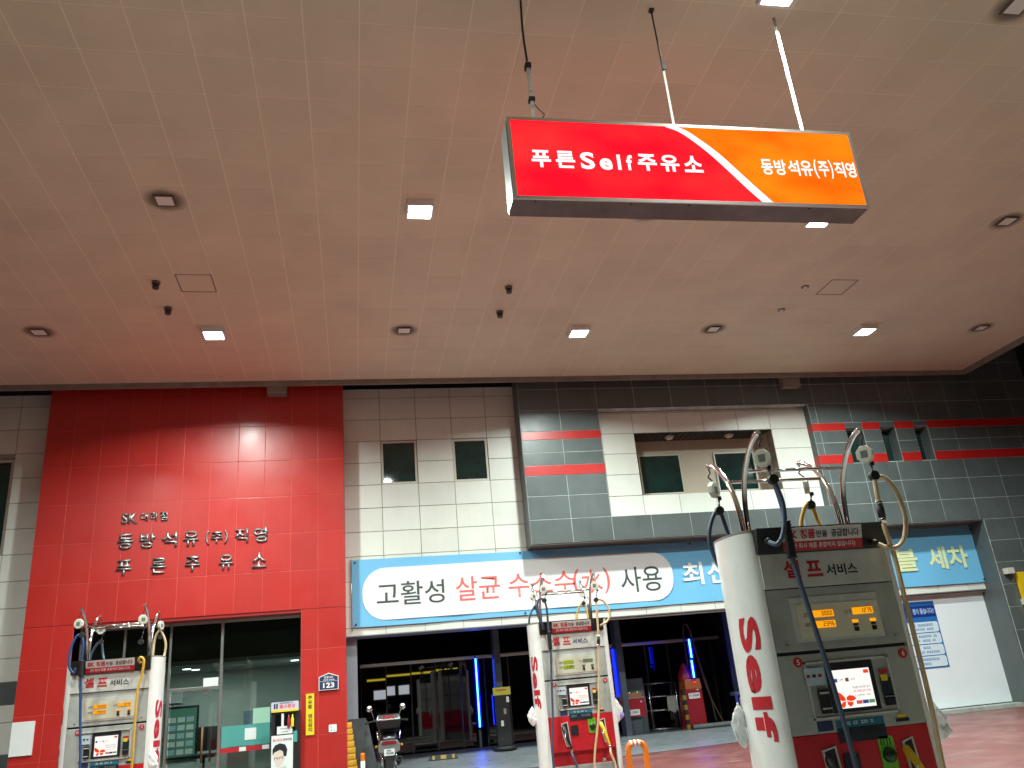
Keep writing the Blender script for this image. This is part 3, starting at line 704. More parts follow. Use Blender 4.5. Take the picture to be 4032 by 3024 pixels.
obj('sheet', MB().prism(rrect(-.545, -.39, 1.205, 1.345, .015, 4), 17.985, 17.995), paper, t); dashes(-.51, -.43, 1.28, 1.325, 17.982, pale_blue, t); dashes(-.525, -.41, 1.225, 1.25, 17.982, mat('blue_ink', (.15, .25, .5), .5), t)
tag(box('paper_notice', paper, None, -6.32, -5.93, 17.97, 17.995, 1.31, 1.90), 'blank white sheet at the lower left edge of the red wall', 'notice')
t = thing('wall_sign', 'plain bright yellow wall panel at the right picture edge', 'sign', (0, 0, 0)); obj('panel', MB().box(15.80, 17.2, 17.80, 17.88, 2.2, 3.32), yellow_paint, t, .006); obj('bracket', MB().box(15.9, 16.0, 17.86, 17.899, 2.0, 2.2), dark_metal, t)
for x, z, lb in ((15.62, 3.36, 'small white junction box on grey wall at the banner corner'), (15.87, 2.62, 'small white junction box on grey wall below the yellow panel')):
    t = thing('junction_box', lb, 'junction box', (x, 17.74, z), 0, 'white boxes on the grey wall'); obj('case', MB().box(-.10, .10, 0, .158, -.07, .07), frame_beige, t, .012); obj('lens', MB().cyl((0, .06, -.1), .045, .06), black_plastic, t)
t = thing('info_poster', 'blue headed information poster with four text boxes on white panel', 'poster', (0, 0, 0))
yp = 18.61
box('sheet', mat('poster_blue', (.02, .14, .42), .4), t, 13.03, 13.95, yp, yp+.008, 1.32, 2.86)
box('header', mat('poster_navy', (.006, .03, .20), .4), t, 13.04, 13.94, yp-.004, yp-.001, 2.50, 2.76)
text('점이 좋습니다!!', 13.32, 13.9, 2.56, 2.70, yp-.006, mat('poster_text', (.35, .48, .72), .5), t, .03)
for q in range(4):
    z0 = 2.38-.262*(q+1)+.02
    obj('text_box', MB().prism(rrect(13.05, 13.92, z0, z0+.24, .05, 4), yp-.004, yp-.001), pale_blue if False else mat('poster_box%d' % q, (.62, .72, .80), .5), t)
    dashes(13.12, 13.82 if q != 2 else 13.6, z0+.14, z0+.20, yp-.006, MATS['blue_ink'], t)
    dashes(13.14, 13.78 if q != 3 else 13.5, z0+.045, z0+.10, yp-.006, MATS['blue_ink'], t)

# ================================================================== HANGING SIGN
ks = 6.42/6.5
rod_grey = mat('rod_grey', (.38, .35, .32), .5, dirt=(.12, .07, .05), dirt_amt=.8, dscale=9)
sx0, sx1 = 1.59*ks, 5.293*ks; sz0, sz1 = 1.6+(6.022-1.6)*ks, 1.6+(6.908-1.6)*ks; SY = 6.42
sg = thing('hanging_sign', 'red and orange lit box sign hung from the canopy ceiling', 'sign', ((sx0+sx1)/2, 6.57, sz0)); sg.location = (0, 0, 0)
ed = .028
obj('box_body', MB().box(sx0-ed, sx1+ed, SY+.012, SY+.31, sz0-ed, sz1+ed), dirty_box, sg, .004)
obj('added_rear_glow', MB().box(sx0, sx1, SY+.311, SY+.318, sz0, sz1), sign_red, sg)  # unseen lit rear side, added to redden the ceiling behind the sign
rim = MB().box(sx0-ed-.006, sx1+ed+.006, SY-.006, SY+.011, sz1, sz1+ed+.006).box(sx0-ed-.006, sx1+ed+.006, SY-.006, SY+.011, sz0-ed-.006, sz0).box(sx0-ed-.006, sx0, SY-.006, SY+.011, sz0, sz1).box(sx1, sx1+ed+.006, SY-.006, SY+.011, sz0, sz1)
obj('rim', rim, steel, sg)
side = MB().box(sx0-ed-.012, sx0-ed-.001, SY+.03, SY+.29, sz0-ed+.01, sz1); obj('side_plate', side, mat('galvanised', (.36, .41, .41), .4, metal=.5, var=.1), sg)
def sxz(x, z): return (x*ks, 1.6+(z-1.6)*ks)
L = [sxz(*p) for p in ((3.215, 6.908), (3.36, 6.85), (3.51, 6.73), (3.66, 6.58), (3.82, 6.39), (3.98, 6.19), (4.125, 6.022))]
Rr = [sxz(*p) for p in ((3.365, 6.908), (3.46, 6.86), (3.60, 6.745), (3.76, 6.595), (3.92, 6.405), (4.09, 6.20), (4.245, 6.022))]
def smooth2(P): return [(p.x, p.y) for p in crom([Vector((a, b, 0)) for a, b in P], 5)]
Ls, Rs = smooth2(L), smooth2(Rr)
obj('red_face', MB().prism([(sx0, sz0)]+list(reversed(Ls))+[(sx0, sz1)], SY, SY+.01), sign_red, sg)
obj('orange_face', MB().prism([(sx1, sz1)]+Rs+[(sx1, sz0)], SY, SY+.01), sign_orange, sg)
st = MB(); n_ = len(Ls)
st.add([(a, SY, b) for a, b in Ls]+[(a, SY, b) for a, b in Rs], [(i, i+1, n_+i+1, n_+i) for i in range(n_-1)])
obj('white_stripe', st, sign_white, sg)
tx = [('푸', 1.765, 1.96), ('른', 2.01, 2.205), ('S', 2.26, 2.405), ('e', 2.455, 2.585), ('l', 2.64, 2.675), ('f', 2.735, 2.80), ('주', 2.855, 3.055), ('유', 3.095, 3.295), ('소', 3.345, 3.545)]
for c, a, b in tx:
    z0_, z1_ = (6.355, 6.555) if ord(c) > 200 else ((6.35, 6.55) if c == 'S' else (6.355, 6.535) if c in 'lf' else (6.35, 6.485))
    (xa, za), (xb, zb) = sxz(a, z0_), sxz(b, z1_); text(c, xa, xb, za, zb, SY-.004, sign_white, sg, .03, name='letter')
tx2 = [('동', 4.195, 4.325), ('방', 4.345, 4.475), ('석', 4.495, 4.625), ('유', 4.64, 4.775), ('(', 4.795, 4.835), ('주', 4.845, 4.965), (')', 4.975, 5.01), ('직', 5.03, 5.15), ('영', 5.165, 5.275)]
for c, a, b in tx2:
    (xa, za), (xb, zb) = sxz(a, 6.36 if c not in '()' else 6.335), sxz(b, 6.55 if c not in '()' else 6.57); text(c, xa, xb, za, zb, SY-.004, sign_white, sg, .022, name='letter')
for q, x in enumerate((1.87, 3.37, 4.845)):
    x *= ks*1.005
    if q == 0:
        obj('hanger', MB().box(x-.016, x+.016, SY+.13, SY+.134, sz1+ed, 7.7).box(x-.016, x-.012, SY+.1345, SY+.16, sz1+ed, 7.7), white_rust, sg); obj('cable', MB().tube(crom([(x, SY+.15, 7.7), (x-.01, SY+.15, 8.1), (x+.005, SY+.15, CZ)]), .012, 8), rubber, sg)
        obj('loose_wire', MB().tube(crom([(x+.02, SY+.12, sz1+.30), (x+.05, SY+.1, sz1+.22), (x+.10, SY+.1, sz1+.16), (x+.07, SY+.1, sz1+.10), (x+.12, SY+.1, sz1+.03)]), .006, 6), rubber, sg)
        obj('clip', MB().box(x-.03, x+.03, SY+.115, SY+.19, 7.62, 7.68).box(x-.03, x+.03, SY+.115, SY+.19, sz1+.36, sz1+.40), rubber, sg)
    else:
        zt_ = 7.72 if q == 1 else CZ; w_ = .013 if q == 1 else .019
        obj('hanger', MB().box(x-w_, x+w_, SY+.13, SY+.134, sz1+ed, zt_).box(x+w_-.004, x+w_, SY+.1345, SY+.16, sz1+ed, zt_), rod_grey if q == 1 else white_rust, sg)
        if q == 1: obj('cable', MB().tube([(x, SY+.14, zt_), (x-.01, SY+.14, CZ)], .009, 8), rubber, sg); obj('clip', MB().box(x-.03, x+.02, SY+.12, SY+.17, CZ-.03, CZ), dark_metal, sg); obj('clip', MB().box(x-.012, x+.03, SY+.118, SY+.129, 7.7, 7.8), white_rust if q == 2 else rubber, sg)
for x in (1.75, 2.7, 3.3, 4.6): obj('screw', MB().cyl((x, SY+.04, sz0-ed-.004), .01, .01), rubber, sg)

# ================================================================== FUEL PUMPS
def wing_logo(parent, x, z, s, y, m):
    """two butterfly wings"""
    a = [(0, 0), (-.10, .30), (-.42, .62), (-.80, .78), (-.86, .50), (-.70, .15), (-.38, -.05)]; b = [(.05, .02), (.10, .26), (.38, .40), (.80, .32), (1.0, .10), (.75, -.06), (.40, -.10)]
    c = [(-.04, -.06), (-.36, -.12), (-.55, -.35), (-.40, -.62), (-.15, -.45)]; d = [(.05, -.06), (.40, -.16), (.66, -.14), (.60, -.38), (.30, -.55), (.10, -.36)]
    mb = MB()
    for p in (a, b, c, d): mb.prism([(x+q[0]*s, z+q[1]*s) for q in p], y-.001, y)
    return obj('emblem', mb, m, parent)
def self_text(parent, sgn, z_top, length, m):
    me = glyphs('Self', .035, 0, 1.05); vs = me.vertices
    ax, bx = min(v.co.x for v in vs), max(v.co.x for v in vs); ay, by = min(v.co.y for v in vs), max(v.co.y for v in vs)
    bm = bmesh.new(); bm.from_mesh(me)
    for q in range(1, 14):
        bmesh.ops.bisect_plane(bm, geom=list(bm.verts)+list(bm.edges)+list(bm.faces), plane_co=(0, ay+(by-ay)*q/14, 0), plane_no=(0, 1, 0))
    for v in bm.verts:
        u = (v.co.x-ax)/(bx-ax); w = (v.co.y-ay)/(by-ay)
        th = R(10+46*w) if sgn < 0 else R(56-46*w)-R(8)
        v.co = (sgn*(.49+(.125+.003)*math.cos(th)), -(.28+.003)*math.sin(th), z_top-u*length)
    bmesh.ops.recalc_face_normals(bm, faces=bm.faces); bm.to_mesh(me); bm.free(); me.materials.append(m); me.update()
    return link('lettering', me, parent)
def side_panel(parent, sgn, z_top, length):
    mb = MB(); n = 22; vs = []
    prof = [(.49*sgn+sgn*.125*math.cos(R(-90+180*i/n)), -.28*math.sin(R(-90+180*i/n))) for i in range(n+1)]
    for z in (.0, 2.26): vs += [(x, y, z) for x, y in prof]
    mb.add(vs, [(i, i+1, n+2+i, n+1+i) for i in range(n)], True)
    mb.add([(x, y, 2.26) for x, y in prof], [tuple(range(n+1))]); mb.add([(prof[0][0]-sgn*.002, prof[0][1], 0), (prof[-1][0]-sgn*.002, prof[-1][1], 0), (prof[-1][0]-sgn*.002, prof[-1][1], 2.26), (prof[0][0]-sgn*.002, prof[0][1], 2.26)], [(0, 1, 2, 3)])
    o = obj('side_panel', mb, white_gloss, parent)
    cap = MB(); cap.add([(x*1.004, y*1.01, 2.262) for x, y in prof]+[(x*1.004, y*1.01, 2.275) for x, y in prof], [tuple(range(n+1)), tuple(range(n+1, 2*n+2))]+[(i, i+1, n+2+i, n+1+i) for i in range(n)]); obj('top_cap', cap, trim_brown, o)
    self_text(o, sgn, z_top, length, red_ink); return o
def nozzle(parent, x, z, y, grip, m_hose):
    t = link('nozzle', None, parent, (x, y, z))
    obj('body', MB().tube(crom([(-.02, .05, .16), (-.015, .0, .10), (0, -.045, .03), (.03, -.06, -.10), (.045, -.055, -.16)]), [.018, .02, .024, .027, .028, .028, .028, .028, .028, .028, .028, .028, .027, .027, .026, .026, .026, .025, .025, .024, .024, .024, .023, .023, .022, .022, .022, .022, .022, .022, .022, .022, .022][:33], 12), grip, t)
    obj('spout', MB().tube(crom([(-.02, .05, .16), (-.03, .10, .17), (-.03, .16, .13)]), .013, 10), steel, t)
    obj('lever', MB().tube(crom([(-.0, -.02, .08), (-.03, -.09, .0), (.0, -.10, -.10), (.03, -.07, -.14)]), .007, 8), steel, t)
    obj('swivel', MB().tube([(.045, -.055, -.16), (.055, -.053, -.21)], .019, 12), chrome, t)
    return t
def holder(parent, x0, x1, z0, z1, y):
    t = link('nozzle_holder', None, parent)
    sk = .06
    f = MB(); po = [(x0, z1), (x0+sk*.2, z1-.16), (x0+sk*.9, z0), (x1+sk*.4, z0+.02), (x1, z1+.02)]
    pi = [(x0+.012, z1-.010), (x0+.012+sk*.2, z1-.16), (x0+sk*.9+.010, z0+.012), (x1+sk*.4-.012, z0+.03), (x1-.012, z1+.008)]
    n = 5; f.add([(a, y-.012, b) for a, b in po]+[(a, y-.012, b) for a, b in pi]+[(a, y+.0, b) for a, b in po], [(i, (i+1) % n, n+(i+1) % n, n+i) for i in range(n)]+[(i, 2*n+i, 2*n+(i+1) % n, (i+1) % n) for i in range(n)])
    obj('surround', f, cab_light, t); obj('recess', MB().prism(pi, y-.010, y-.006), black_plastic, t); return t
def reel(parent, tip, dx, dy, face, clamp):
    t = link('hose_balancer', None, parent); tip = Vector(tip); c = tip+Vector((dx, dy, -.185))
    obj('hook', MB().tube(crom([tip+Vector((0, 0, -.0)), tip+Vector((.012, 0, -.045)), tip+Vector((-.01, 0, -.075)), c+Vector((0, 0, .075))]), .006, 8), dark_metal, t)
    ro = Matrix.Rotation(face, 4, 'Z')
    mb = MB(); oct_ = [(.062*math.cos(R(22.5+45*i)), .068*math.sin(R(22.5+45*i))) for i in range(8)]; mb.prism(oct_, -.022, .022)
    o = obj('case', mb, ivory, t, .010, c, (0, 0, face))
    m2 = MB().box(-.024, .022, -.0245, -.0225, -.026, .024); obj('plate', m2, mat('plate_ink', (.16, .17, .17), .4) if 'plate_ink' not in MATS else MATS['plate_ink'], t, 0, c, (0, 0, face))
    obj('cord_guide', MB().box(-.012, .012, -.015, .015, -.02, .01), black_plastic, t, .003, c+Vector((.035, 0, -.065)))
    cl = Vector(clamp); p0 = c+Vector((.03, 0, -.075)); ch_ = MB(); n = 7
    for i in range(n):
        q = p0.lerp(cl, (i+.5)/n); d = (cl-p0).normalized()*(cl-p0).length/n*.62; ch_.tube([q-d, q+d], .0075 if i % 2 else .0045, 6)
    obj('chain', ch_, dark_metal, t); obj('clamp', MB().cyl(cl, .034, .045, 'y' if abs(dy) < .2 else 'x', 14), rubber, t); return t
def rib_sleeve(parent, p0, p1, n=12):
    p0, p1 = Vector(p0), Vector(p1); pts = []; rs = []
    for i in range(n*2+1): pts.append(p0.lerp(p1, i/(n*2))); rs.append(.036 if i % 2 else .026)
    return obj('hose_sleeve', MB().tube(pts, rs, 14), rubber, parent)

def fuel_pump(origin, label, cfg):
    t = thing('fuel_pump', label, 'fuel pump', origin, 0, 'self service fuel pumps')
    F = -.28
    obj('base', MB().box(-.46, .46, -.24, .24, -.02, .27), stone_grey, t, .01)
    obj('lower_cabinet', MB().box(-.488, .488, F, .28, .455, .93).box(-.47, .47, F+.05, .25, .27, .454), red_paint, t, .006)
    obj('middle_cabinet', MB().box(-.488, .488, F, .28, .932, 1.425), cab_grey, t, .006)
    obj('upper_cabinet', MB().box(-.488, .488, F, .28, 1.447, 1.855), cab_grey, t, .006)
    obj('seam', MB().box(-.48, .48, F+.02, .26, 1.40, 1.47).box(-.48, .48, F+.02, .26, 1.84, 1.88), dark_metal, t)
    obj('service_panel', MB().box(-.488, .488, F-.012, .29, 1.862, 2.097), cab_light, t, .006)
    hd = obj('header', MB().add([(-.50, F-.03, 2.10), (.50, F-.03, 2.10), (.50, .31, 2.10), (-.50, .31, 2.10), (-.50, F-.075, 2.27), (.50, F-.075, 2.27), (.50, .355, 2.27), (-.50, .355, 2.27)], [(0, 3, 2, 1), (4, 5, 6, 7), (0, 1, 5, 4), (1, 2, 6, 5), (2, 3, 7, 6), (3, 0, 4, 7)]), black_plastic, t, .004)
    tilt = math.atan2(.045, .17)
    hs = link('header_sign', None, t, (0, F-.03, 2.10), (-tilt, 0, 0)); hs.rotation_euler = (tilt, 0, 0)
    box('sign_sheet', mat('sheet_white', (.66, .60, .57), .5, var=.05) if 'sheet_white' not in MATS else MATS['sheet_white'], hs, -.31, .30, -.008, -.003, .072, .166)
    box('red_band', red_ink, hs, -.31, .30, -.0085, -.0025, .004, .071)
    text('SK', -.285, -.20, .092, .145, -.012, red_ink, hs, .04); text('정품', -.18, -.065, .088, .152, -.012, red_ink, hs, .035); text('만을', -.055, .03, .093, .14, -.012, black_ink, hs, .015); text('공급합니다', .06, .275, .090, .145, -.012, black_ink, hs, .02)
    text('(타 회사 제품 혼합하지 않습니다)', -.25, .24, .017, .060, -.012, white_ink, hs, .005)
    y = F-.015
    for s, x0, x1, z0, z1, m_, b in (('셀', -.325, -.20, 1.925, 2.045, red_ink, .025), ('프', -.155, -.035, 1.925, 2.035, red_ink, .03)): text(s, x0, x1, z0, z1, y, m_, t, b)
    text('서비스', -.005, .235, 1.925, 2.005, y, cfg['ink'], t, .02)
    # price display
    dp = link('price_display', None, t)
    box('frame', cab_light, dp, -.33, .335, F-.006, F-.001, 1.50, 1.795)
    box('panel', mat('display_cream', (.55, .53, .42), .4, emit=(.5, .42, .2), estr=.05) if 'display_cream' not in MATS else MATS['display_cream'], dp, -.29, .325, F-.010, F-.0065, 1.52, 1.745)
    lm = cfg['lcd']
    yl = F-.014
    for x0, x1, z0, z1, s in ((-.18, -.02, 1.655, 1.70, cfg['digits'][0]), (-.18, -.02, 1.585, 1.63, cfg['digits'][1]), (.125, .28, 1.655, 1.70, cfg['digits'][2])):
        dark = (cfg['dim3'] and x0 > 0)
        l_ = box('lcd', MATS['lcd_off'] if dark and 'lcd_off' in MATS else (mat('lcd_off', (.16, .17, .13), .3) if dark else lm), dp, x0, x1, yl, F-.0105, z0, z1)
        if s: seven(s, x1-.012, z0+.008, z1-.007, yl-.001, black_ink, dp)
    for x in (.107, .242):
        box('small_lcd', lm if not cfg['dim3'] else MATS['lcd_off'], dp, x, x+.045, yl, F-.0105, 1.602, 1.622); box('button', black_plastic, dp, x+.003, x+.036, F-.018, F-.0105, 1.582, 1.596); box('button', black_plastic, dp, x+.005, x+.037, F-.018, F-.0105, 1.545, 1.573)
    text('금액', -.245, -.195, 1.66, 1.69, yl, black_ink, dp, .005); text('리터', -.245, -.195, 1.592, 1.622, yl, black_ink, dp, .005); text('단가', .065, .115, 1.66, 1.69, yl, black_ink, dp, .005)
    for x, z in ((-.40, 1.49), (.42, 1.50)): obj('lock', MB().cyl((x, F-.004, z), .008, .012, 'y', 10), steel, t)
    # touch screen
    ts = link('touch_screen', None, t)
    bz = MB(); x0, x1, z0, z1 = -.315, .31, 1.015, 1.372
    bz.box(x0, x1, F-.012, F-.001, z1-.012, z1).box(x0, x1, F-.012, F-.001, z0, z0+.012).box(x0, x0+.012, F-.012, F-.001, z0, z1).box(x1-.012, x1, F-.012, F-.001, z0, z1); obj('raised_edge', bz, cab_light, ts)
    obj('bezel', MB().add([(-.165, F-.006, 1.045), (.185, F-.006, 1.045), (.185, F-.006, 1.355), (-.165, F-.006, 1.355), (-.135, F+.035, 1.07), (.15, F+.035, 1.07), (.15, F+.035, 1.315), (-.135, F+.035, 1.315)], [(0, 1, 5, 4), (1, 2, 6, 5), (2, 3, 7, 6), (3, 0, 4, 7)]), black_plastic, ts)
    # the opening in the cabinet is filled by a dark tray just proud of the skin
    box('tray', black_plastic, ts, -.165, .185, F-.005, F-.002, 1.045, 1.355)
    ys = F-.009
    box('screen', scr_white, ts, -.130, .150, ys, F-.0055, 1.068, 1.308)
    wing_logo(ts, -.063, 1.117, .076, ys-.001, scr_red)
    box('screen_mark', scr_red, ts, .105, .142, ys-.002, ys-.0005, 1.275, 1.297); box('screen_mark', scr_navy, ts, -.122, -.098, ys-.002, ys-.0005, 1.232, 1.255); box('screen_mark', mat('scr_or', (.8, .4, .2), .5) if 'scr_or' not in MATS else MATS['scr_or'], ts, -.038, -.014, ys-.002, ys-.0005, 1.232, 1.255)
    for q, m_ in enumerate((scr_pink, scr_navy, scr_green)): box('screen_button', m_, ts, .010+q*.046, .052+q*.046, ys-.002, ys-.0005, 1.088, 1.110)
    for s, a, b, c, d, m_ in (('1,079', -.088, -.056, 1.236, 1.251, scr_grey), ('1,279', -.002, .03, 1.236, 1.251, scr_grey), ('주유를 하시려면 먼저', .0, .13, 1.183, 1.199, scr_grey), ('시작 버튼을 눌러 주세요', .0, .135, 1.160, 1.176, scr_pink), ): text(s, a, b, c, d, ys-.002, m_, ts, .012)
    dashes(.01, .125, 1.138, 1.145, ys-.002, scr_grey, ts)
    cr = link('card_reader', None, t)
    box('sticker', pale_blue, cr, -.325, -.185, F-.016, F-.0125, 1.225, 1.335); box('slot', black_plastic, cr, -.255, -.185, F-.03, F-.0125, 1.05, 1.20); box('lip', cab_light, cr, -.252, -.188, F-.036, F-.031, 1.17, 1.182); box('lip', cab_light, cr, -.252, -.188, F-.036, F-.031, 1.075, 1.085)
    for q in range(3): box('icon', dark_sticker if q % 2 else red_ink, cr, -.315+q*.042, -.29+q*.042, F-.0175, F-.0165, 1.275, 1.295)
    bs_ = link('bill_slot', None, t)
    box('plate', dark_sticker, bs_, .215, .290, F-.016, F-.0125, 1.06, 1.235); box('arrow', yellow_vinyl, bs_, .220, .270, F-.018, F-.0165, 1.215, 1.255); box('mark', red_ink, bs_, .215, .285, F-.016, F-.0125, 1.262, 1.285); box('mouth', black_plastic, bs_, .220, .285, F-.03, F-.0165, 1.065, 1.105); box('lip', steel, bs_, .218, .287, F-.032, F-.0165, 1.112, 1.120)
    for x, s in ((-.35, cfg['num'][0]), (.435, cfg['num'][1])):
        nb = link('pump_number', None, t); obj('disc', MB().cyl((x, F-.004, 1.378), .032, .006, 'y', 20), red_ink, nb); text(s, x-.010, x+.010, 1.361, 1.395, F-.009, white_ink, nb, .01)
    ks_ = link('key_sticker', None, t); box('top_band', teal_sticker, ks_, -.165, .18, F-.005, F-.0015, .955, 1.0); box('lower_band', dark_sticker, ks_, -.165, .18, F-.006, F-.0025, .865, .954)
    dashes(-.14, .15, .905, .94, F-.009, MATS['plate_ink'] if 'plate_ink' in MATS else black_ink, ks_); dashes(-.10, .11, .968, .99, F-.008, pale_blue, ks_)
    box('small_sticker', navy_plate, t, -.30, -.19, F-.004, F-.0015, .945, 1.005); rs_ = box('receipt_slot', black_plastic, t, .27, .365, F-.006, F-.0015, .955, .975); box('receipt_mark', yellow_vinyl, t, .285, .345, F-.004, F-.0015, .98, 1.0)
    holder(t, -.305, -.205, .525, .835, F); holder(t, .275, .355, .525, .84, F)
    obj('coin_return', MB().prism(rrect(-.165, -.055, .665, .80, .012, 3), F-.012, F-.001), black_plastic, t)
    gs = link('hand_sticker', None, t); obj('card', MB().prism(rrect(.102, .215, .675, .88, .025, 4), F-.006, F-.002), green_sticker, gs); obj('button', MB().lathe([(.045, 0), (.045, -.02), (.03, -.032), (0, -.034)], (.16, F-.006, .765), 'y', 20), mat('button_green', (.01, .05, .01), .25) if 'button_green' not in MATS else MATS['button_green'], gs)
    for q in range(4): box('finger', MATS['button_green'], gs, .118+q*.022, .124+q*.022, F-.0075, F-.0062, .825, .868)
    text('SK', .275, .335, .285, .325, F+.048, white_ink, t, .04); wing_logo(t, .36, .345, .045, F+.048, mat('pale_red', (.65, .10, .10), .5) if 'pale_red' not in MATS else MATS['pale_red'])
    side_panel(t, -1, *cfg['self']); side_panel(t, 1, *cfg['self'])
    # hose hoist
    h = link('hoist', None, t)
    for sx in (-.40, .405):
        for sy in (-1, 1):
            P = [(sx, sy*.035, 2.26), (sx, sy*.045, 2.40), (sx, sy*.075, 2.56), (sx, sy*.14, 2.70), (sx, sy*.25, 2.83), (sx, sy*.36, 2.905), (sx, sy*.46, 2.935)]
            obj('arch', MB().tube(crom(P, 6), .0195, 14), chrome, h)
    for sy in (-1, 1): obj('crossbar', MB().tube([(-.40, sy*.16, 2.725), (.405, sy*.16, 2.725)], .0125, 12), chrome, h)
    obj('mount', MB().box(-.43, .435, -.06, .06, 2.268, 2.285), dark_metal, h, .003)
    for q, (tip, dx, cl, face) in enumerate((((-.40, -.46, 2.925), -.01, cfg['fl'][0], cfg['face'][0]), ((.405, -.46, 2.925), -.01, cfg['fr'][0], cfg['face'][1]), ((-.40, .46, 2.925), .02, (-.365, .46, 2.57), cfg['face'][2]), ((.405, .46, 2.925), .03, (.44, .46, 2.58), cfg['face'][3]))): reel(t, tip, dx, 0, face, cl)
    # hoses: feed from header to clamp, then down to the nozzle
    for key, m_, sl in (('fl', cfg['hose'][0], cfg.get('sleeve')), ('fr', cfg['hose'][1], None)):
        cl, feed, drop = cfg[key]
        obj('hose', MB().tube(crom(feed, 8), .0165, 12), m_, t); obj('hose', MB().tube(crom(drop, 8), .0165, 12), m_, t)
        obj('hose_fitting', MB().tube([Vector(feed[0])+Vector((0, .03, 0)), feed[0], Vector(feed[0])*.6+Vector(feed[1])*.4], .022, 12), rubber, t)
        if cfg.get('fit_'+key):
            z = cfg['fit_'+key]; d = Vector(drop[1]); e0, e1 = Vector(drop[1]), Vector(drop[2]); e1 = e0+(e1-e0).normalized()*.17
            obj('breakaway', MB().tube([e0, e0.lerp(e1, .25)], .021, 12).tube([e0.lerp(e1, .7), e1], .021, 12), chrome, t); obj('breakaway_sleeve', MB().tube([e0.lerp(e1, .2), e0.lerp(e1, .75)], .026, 12), rubber, t)
    if cfg.get('sleeve'): rib_sleeve(t, *cfg['sleeve'])
    for pts, m_ in cfg['back']: obj('hose', MB().tube(crom(pts, 8), .0165, 12), m_, t)
    nozzle(t, -.255, .66, F-.02, black_plastic, None); nozzle(t, .315, .66, F-.02, cfg['ngrip'], None)
    for pts, m_ in cfg['tails']: obj('hose', MB().tube(crom(pts, 8), .0165, 12), m_, t)
    return t

back_std = [([(-.34, .30, 2.22), (-.42, .44, 2.10), (-.49, .46, 2.28), (-.465, .46, 2.45), (-.37, .46, 2.575), (-.325, .46, 2.40), (-.29, .42, 2.25), (-.26, .36, 1.6), (-.25, .34, .8)], hose_navy),
            ([(.37, .30, 2.20), (.33, .44, 2.15), (.31, .46, 2.38), (.37, .46, 2.54), (.44, .46, 2.585), (.47, .46, 2.46), (.49, .44, 2.30), (.46, .36, 1.6), (.40, .34, .8)], hose_yellow)]
cfg_big = dict(ink=black_ink, lcd=lcd_amber, digits=('3000', '2346', '1279'), dim3=False, num=('5', '6'), self=(1.70, .79), hose=(hose_navy, hose_beige), ngrip=yellow_vinyl, face=(R(-35), R(-48), R(35), R(60)),
    fl=((-.36, -.46, 2.585), [(-.44, -.33, 2.19), (-.42, -.44, 2.14), (-.375, -.46, 2.19), (-.338, -.465, 2.30), (-.325, -.465, 2.42), (-.345, -.465, 2.53), (-.36, -.46, 2.585)], [(-.36, -.46, 2.585), (-.325, -.44, 2.42), (-.312, -.43, 2.26), (-.318, -.43, 2.05), (-.279, -.42, 1.779), (-.226, -.42, 1.365), (-.195, -.42, 1.07), (-.169, -.42, .728), (-.16, -.45, .4), (-.22, -.44, .22), (-.27, -.36, .32), (-.215, -.352, .45)]),
    sleeve=((-.313, -.432, 2.30), (-.318, -.43, 2.04)),
    fr=((.425, -.46, 2.58), [(.37, -.36, 2.13), (.40, -.44, 2.075), (.47, -.46, 2.07), (.54, -.46, 2.13), (.587, -.46, 2.25), (.588, -.46, 2.36), (.565, -.46, 2.48), (.51, -.46, 2.56), (.425, -.46, 2.58)], [(.425, -.46, 2.58), (.412, -.46, 2.41), (.414, -.455, 2.19), (.45, -.43, 2.04), (.458, -.42, 1.73), (.459, -.42, 1.352), (.453, -.42, 1.01), (.432, -.42, .67), (.41, -.45, .35), (.38, -.42, .25), (.37, -.352, .45)]),
    fit_fr=1, back=back_std, tails=[])
cfg_mid = dict(ink=navy_ink, lcd=lcd_green, digits=('', '21804', ''), dim3=True, num=('7', '8'), self=(1.80, .73), hose=(hose_navy, hose_beige), ngrip=yellow_vinyl, face=(R(-12), R(-22), R(25), R(150)),
    fl=((-.415, -.46, 2.575), [(-.44, -.33, 2.17), (-.47, -.44, 2.20), (-.505, -.46, 2.36), (-.535, -.46, 2.50), (-.50, -.46, 2.59), (-.455, -.46, 2.605), (-.415, -.46, 2.575)], [(-.415, -.46, 2.575), (-.392, -.46, 2.47), (-.385, -.43, 2.21), (-.381, -.41, 1.866), (-.404, -.40, 1.505), (-.442, -.40, .952), (-.50, -.41, .35), (-.42, -.44, .14), (-.28, -.44, .12), (-.17, -.42, .24), (-.20, -.40, .39), (-.215, -.352, .45)]),
    sleeve=((-.385, -.425, 2.13), (-.381, -.41, 1.87)),
    fr=((.39, -.46, 2.53), [(.42, -.36, 2.15), (.46, -.45, 2.17), (.53, -.46, 2.21), (.578, -.46, 2.30), (.56, -.46, 2.42), (.50, -.46, 2.51), (.44, -.46, 2.535), (.39, -.46, 2.53)], [(.39, -.46, 2.53), (.37, -.44, 2.02), (.355, -.42, 1.84), (.309, -.40, 1.395), (.238, -.40, .892), (.10, -.41, .30), (.16, -.44, .12), (.36, -.43, .12), (.405, -.41, .22), (.36, -.40, .38), (.37, -.352, .45)]),
    fit_fr=1, back=back_std, tails=[])
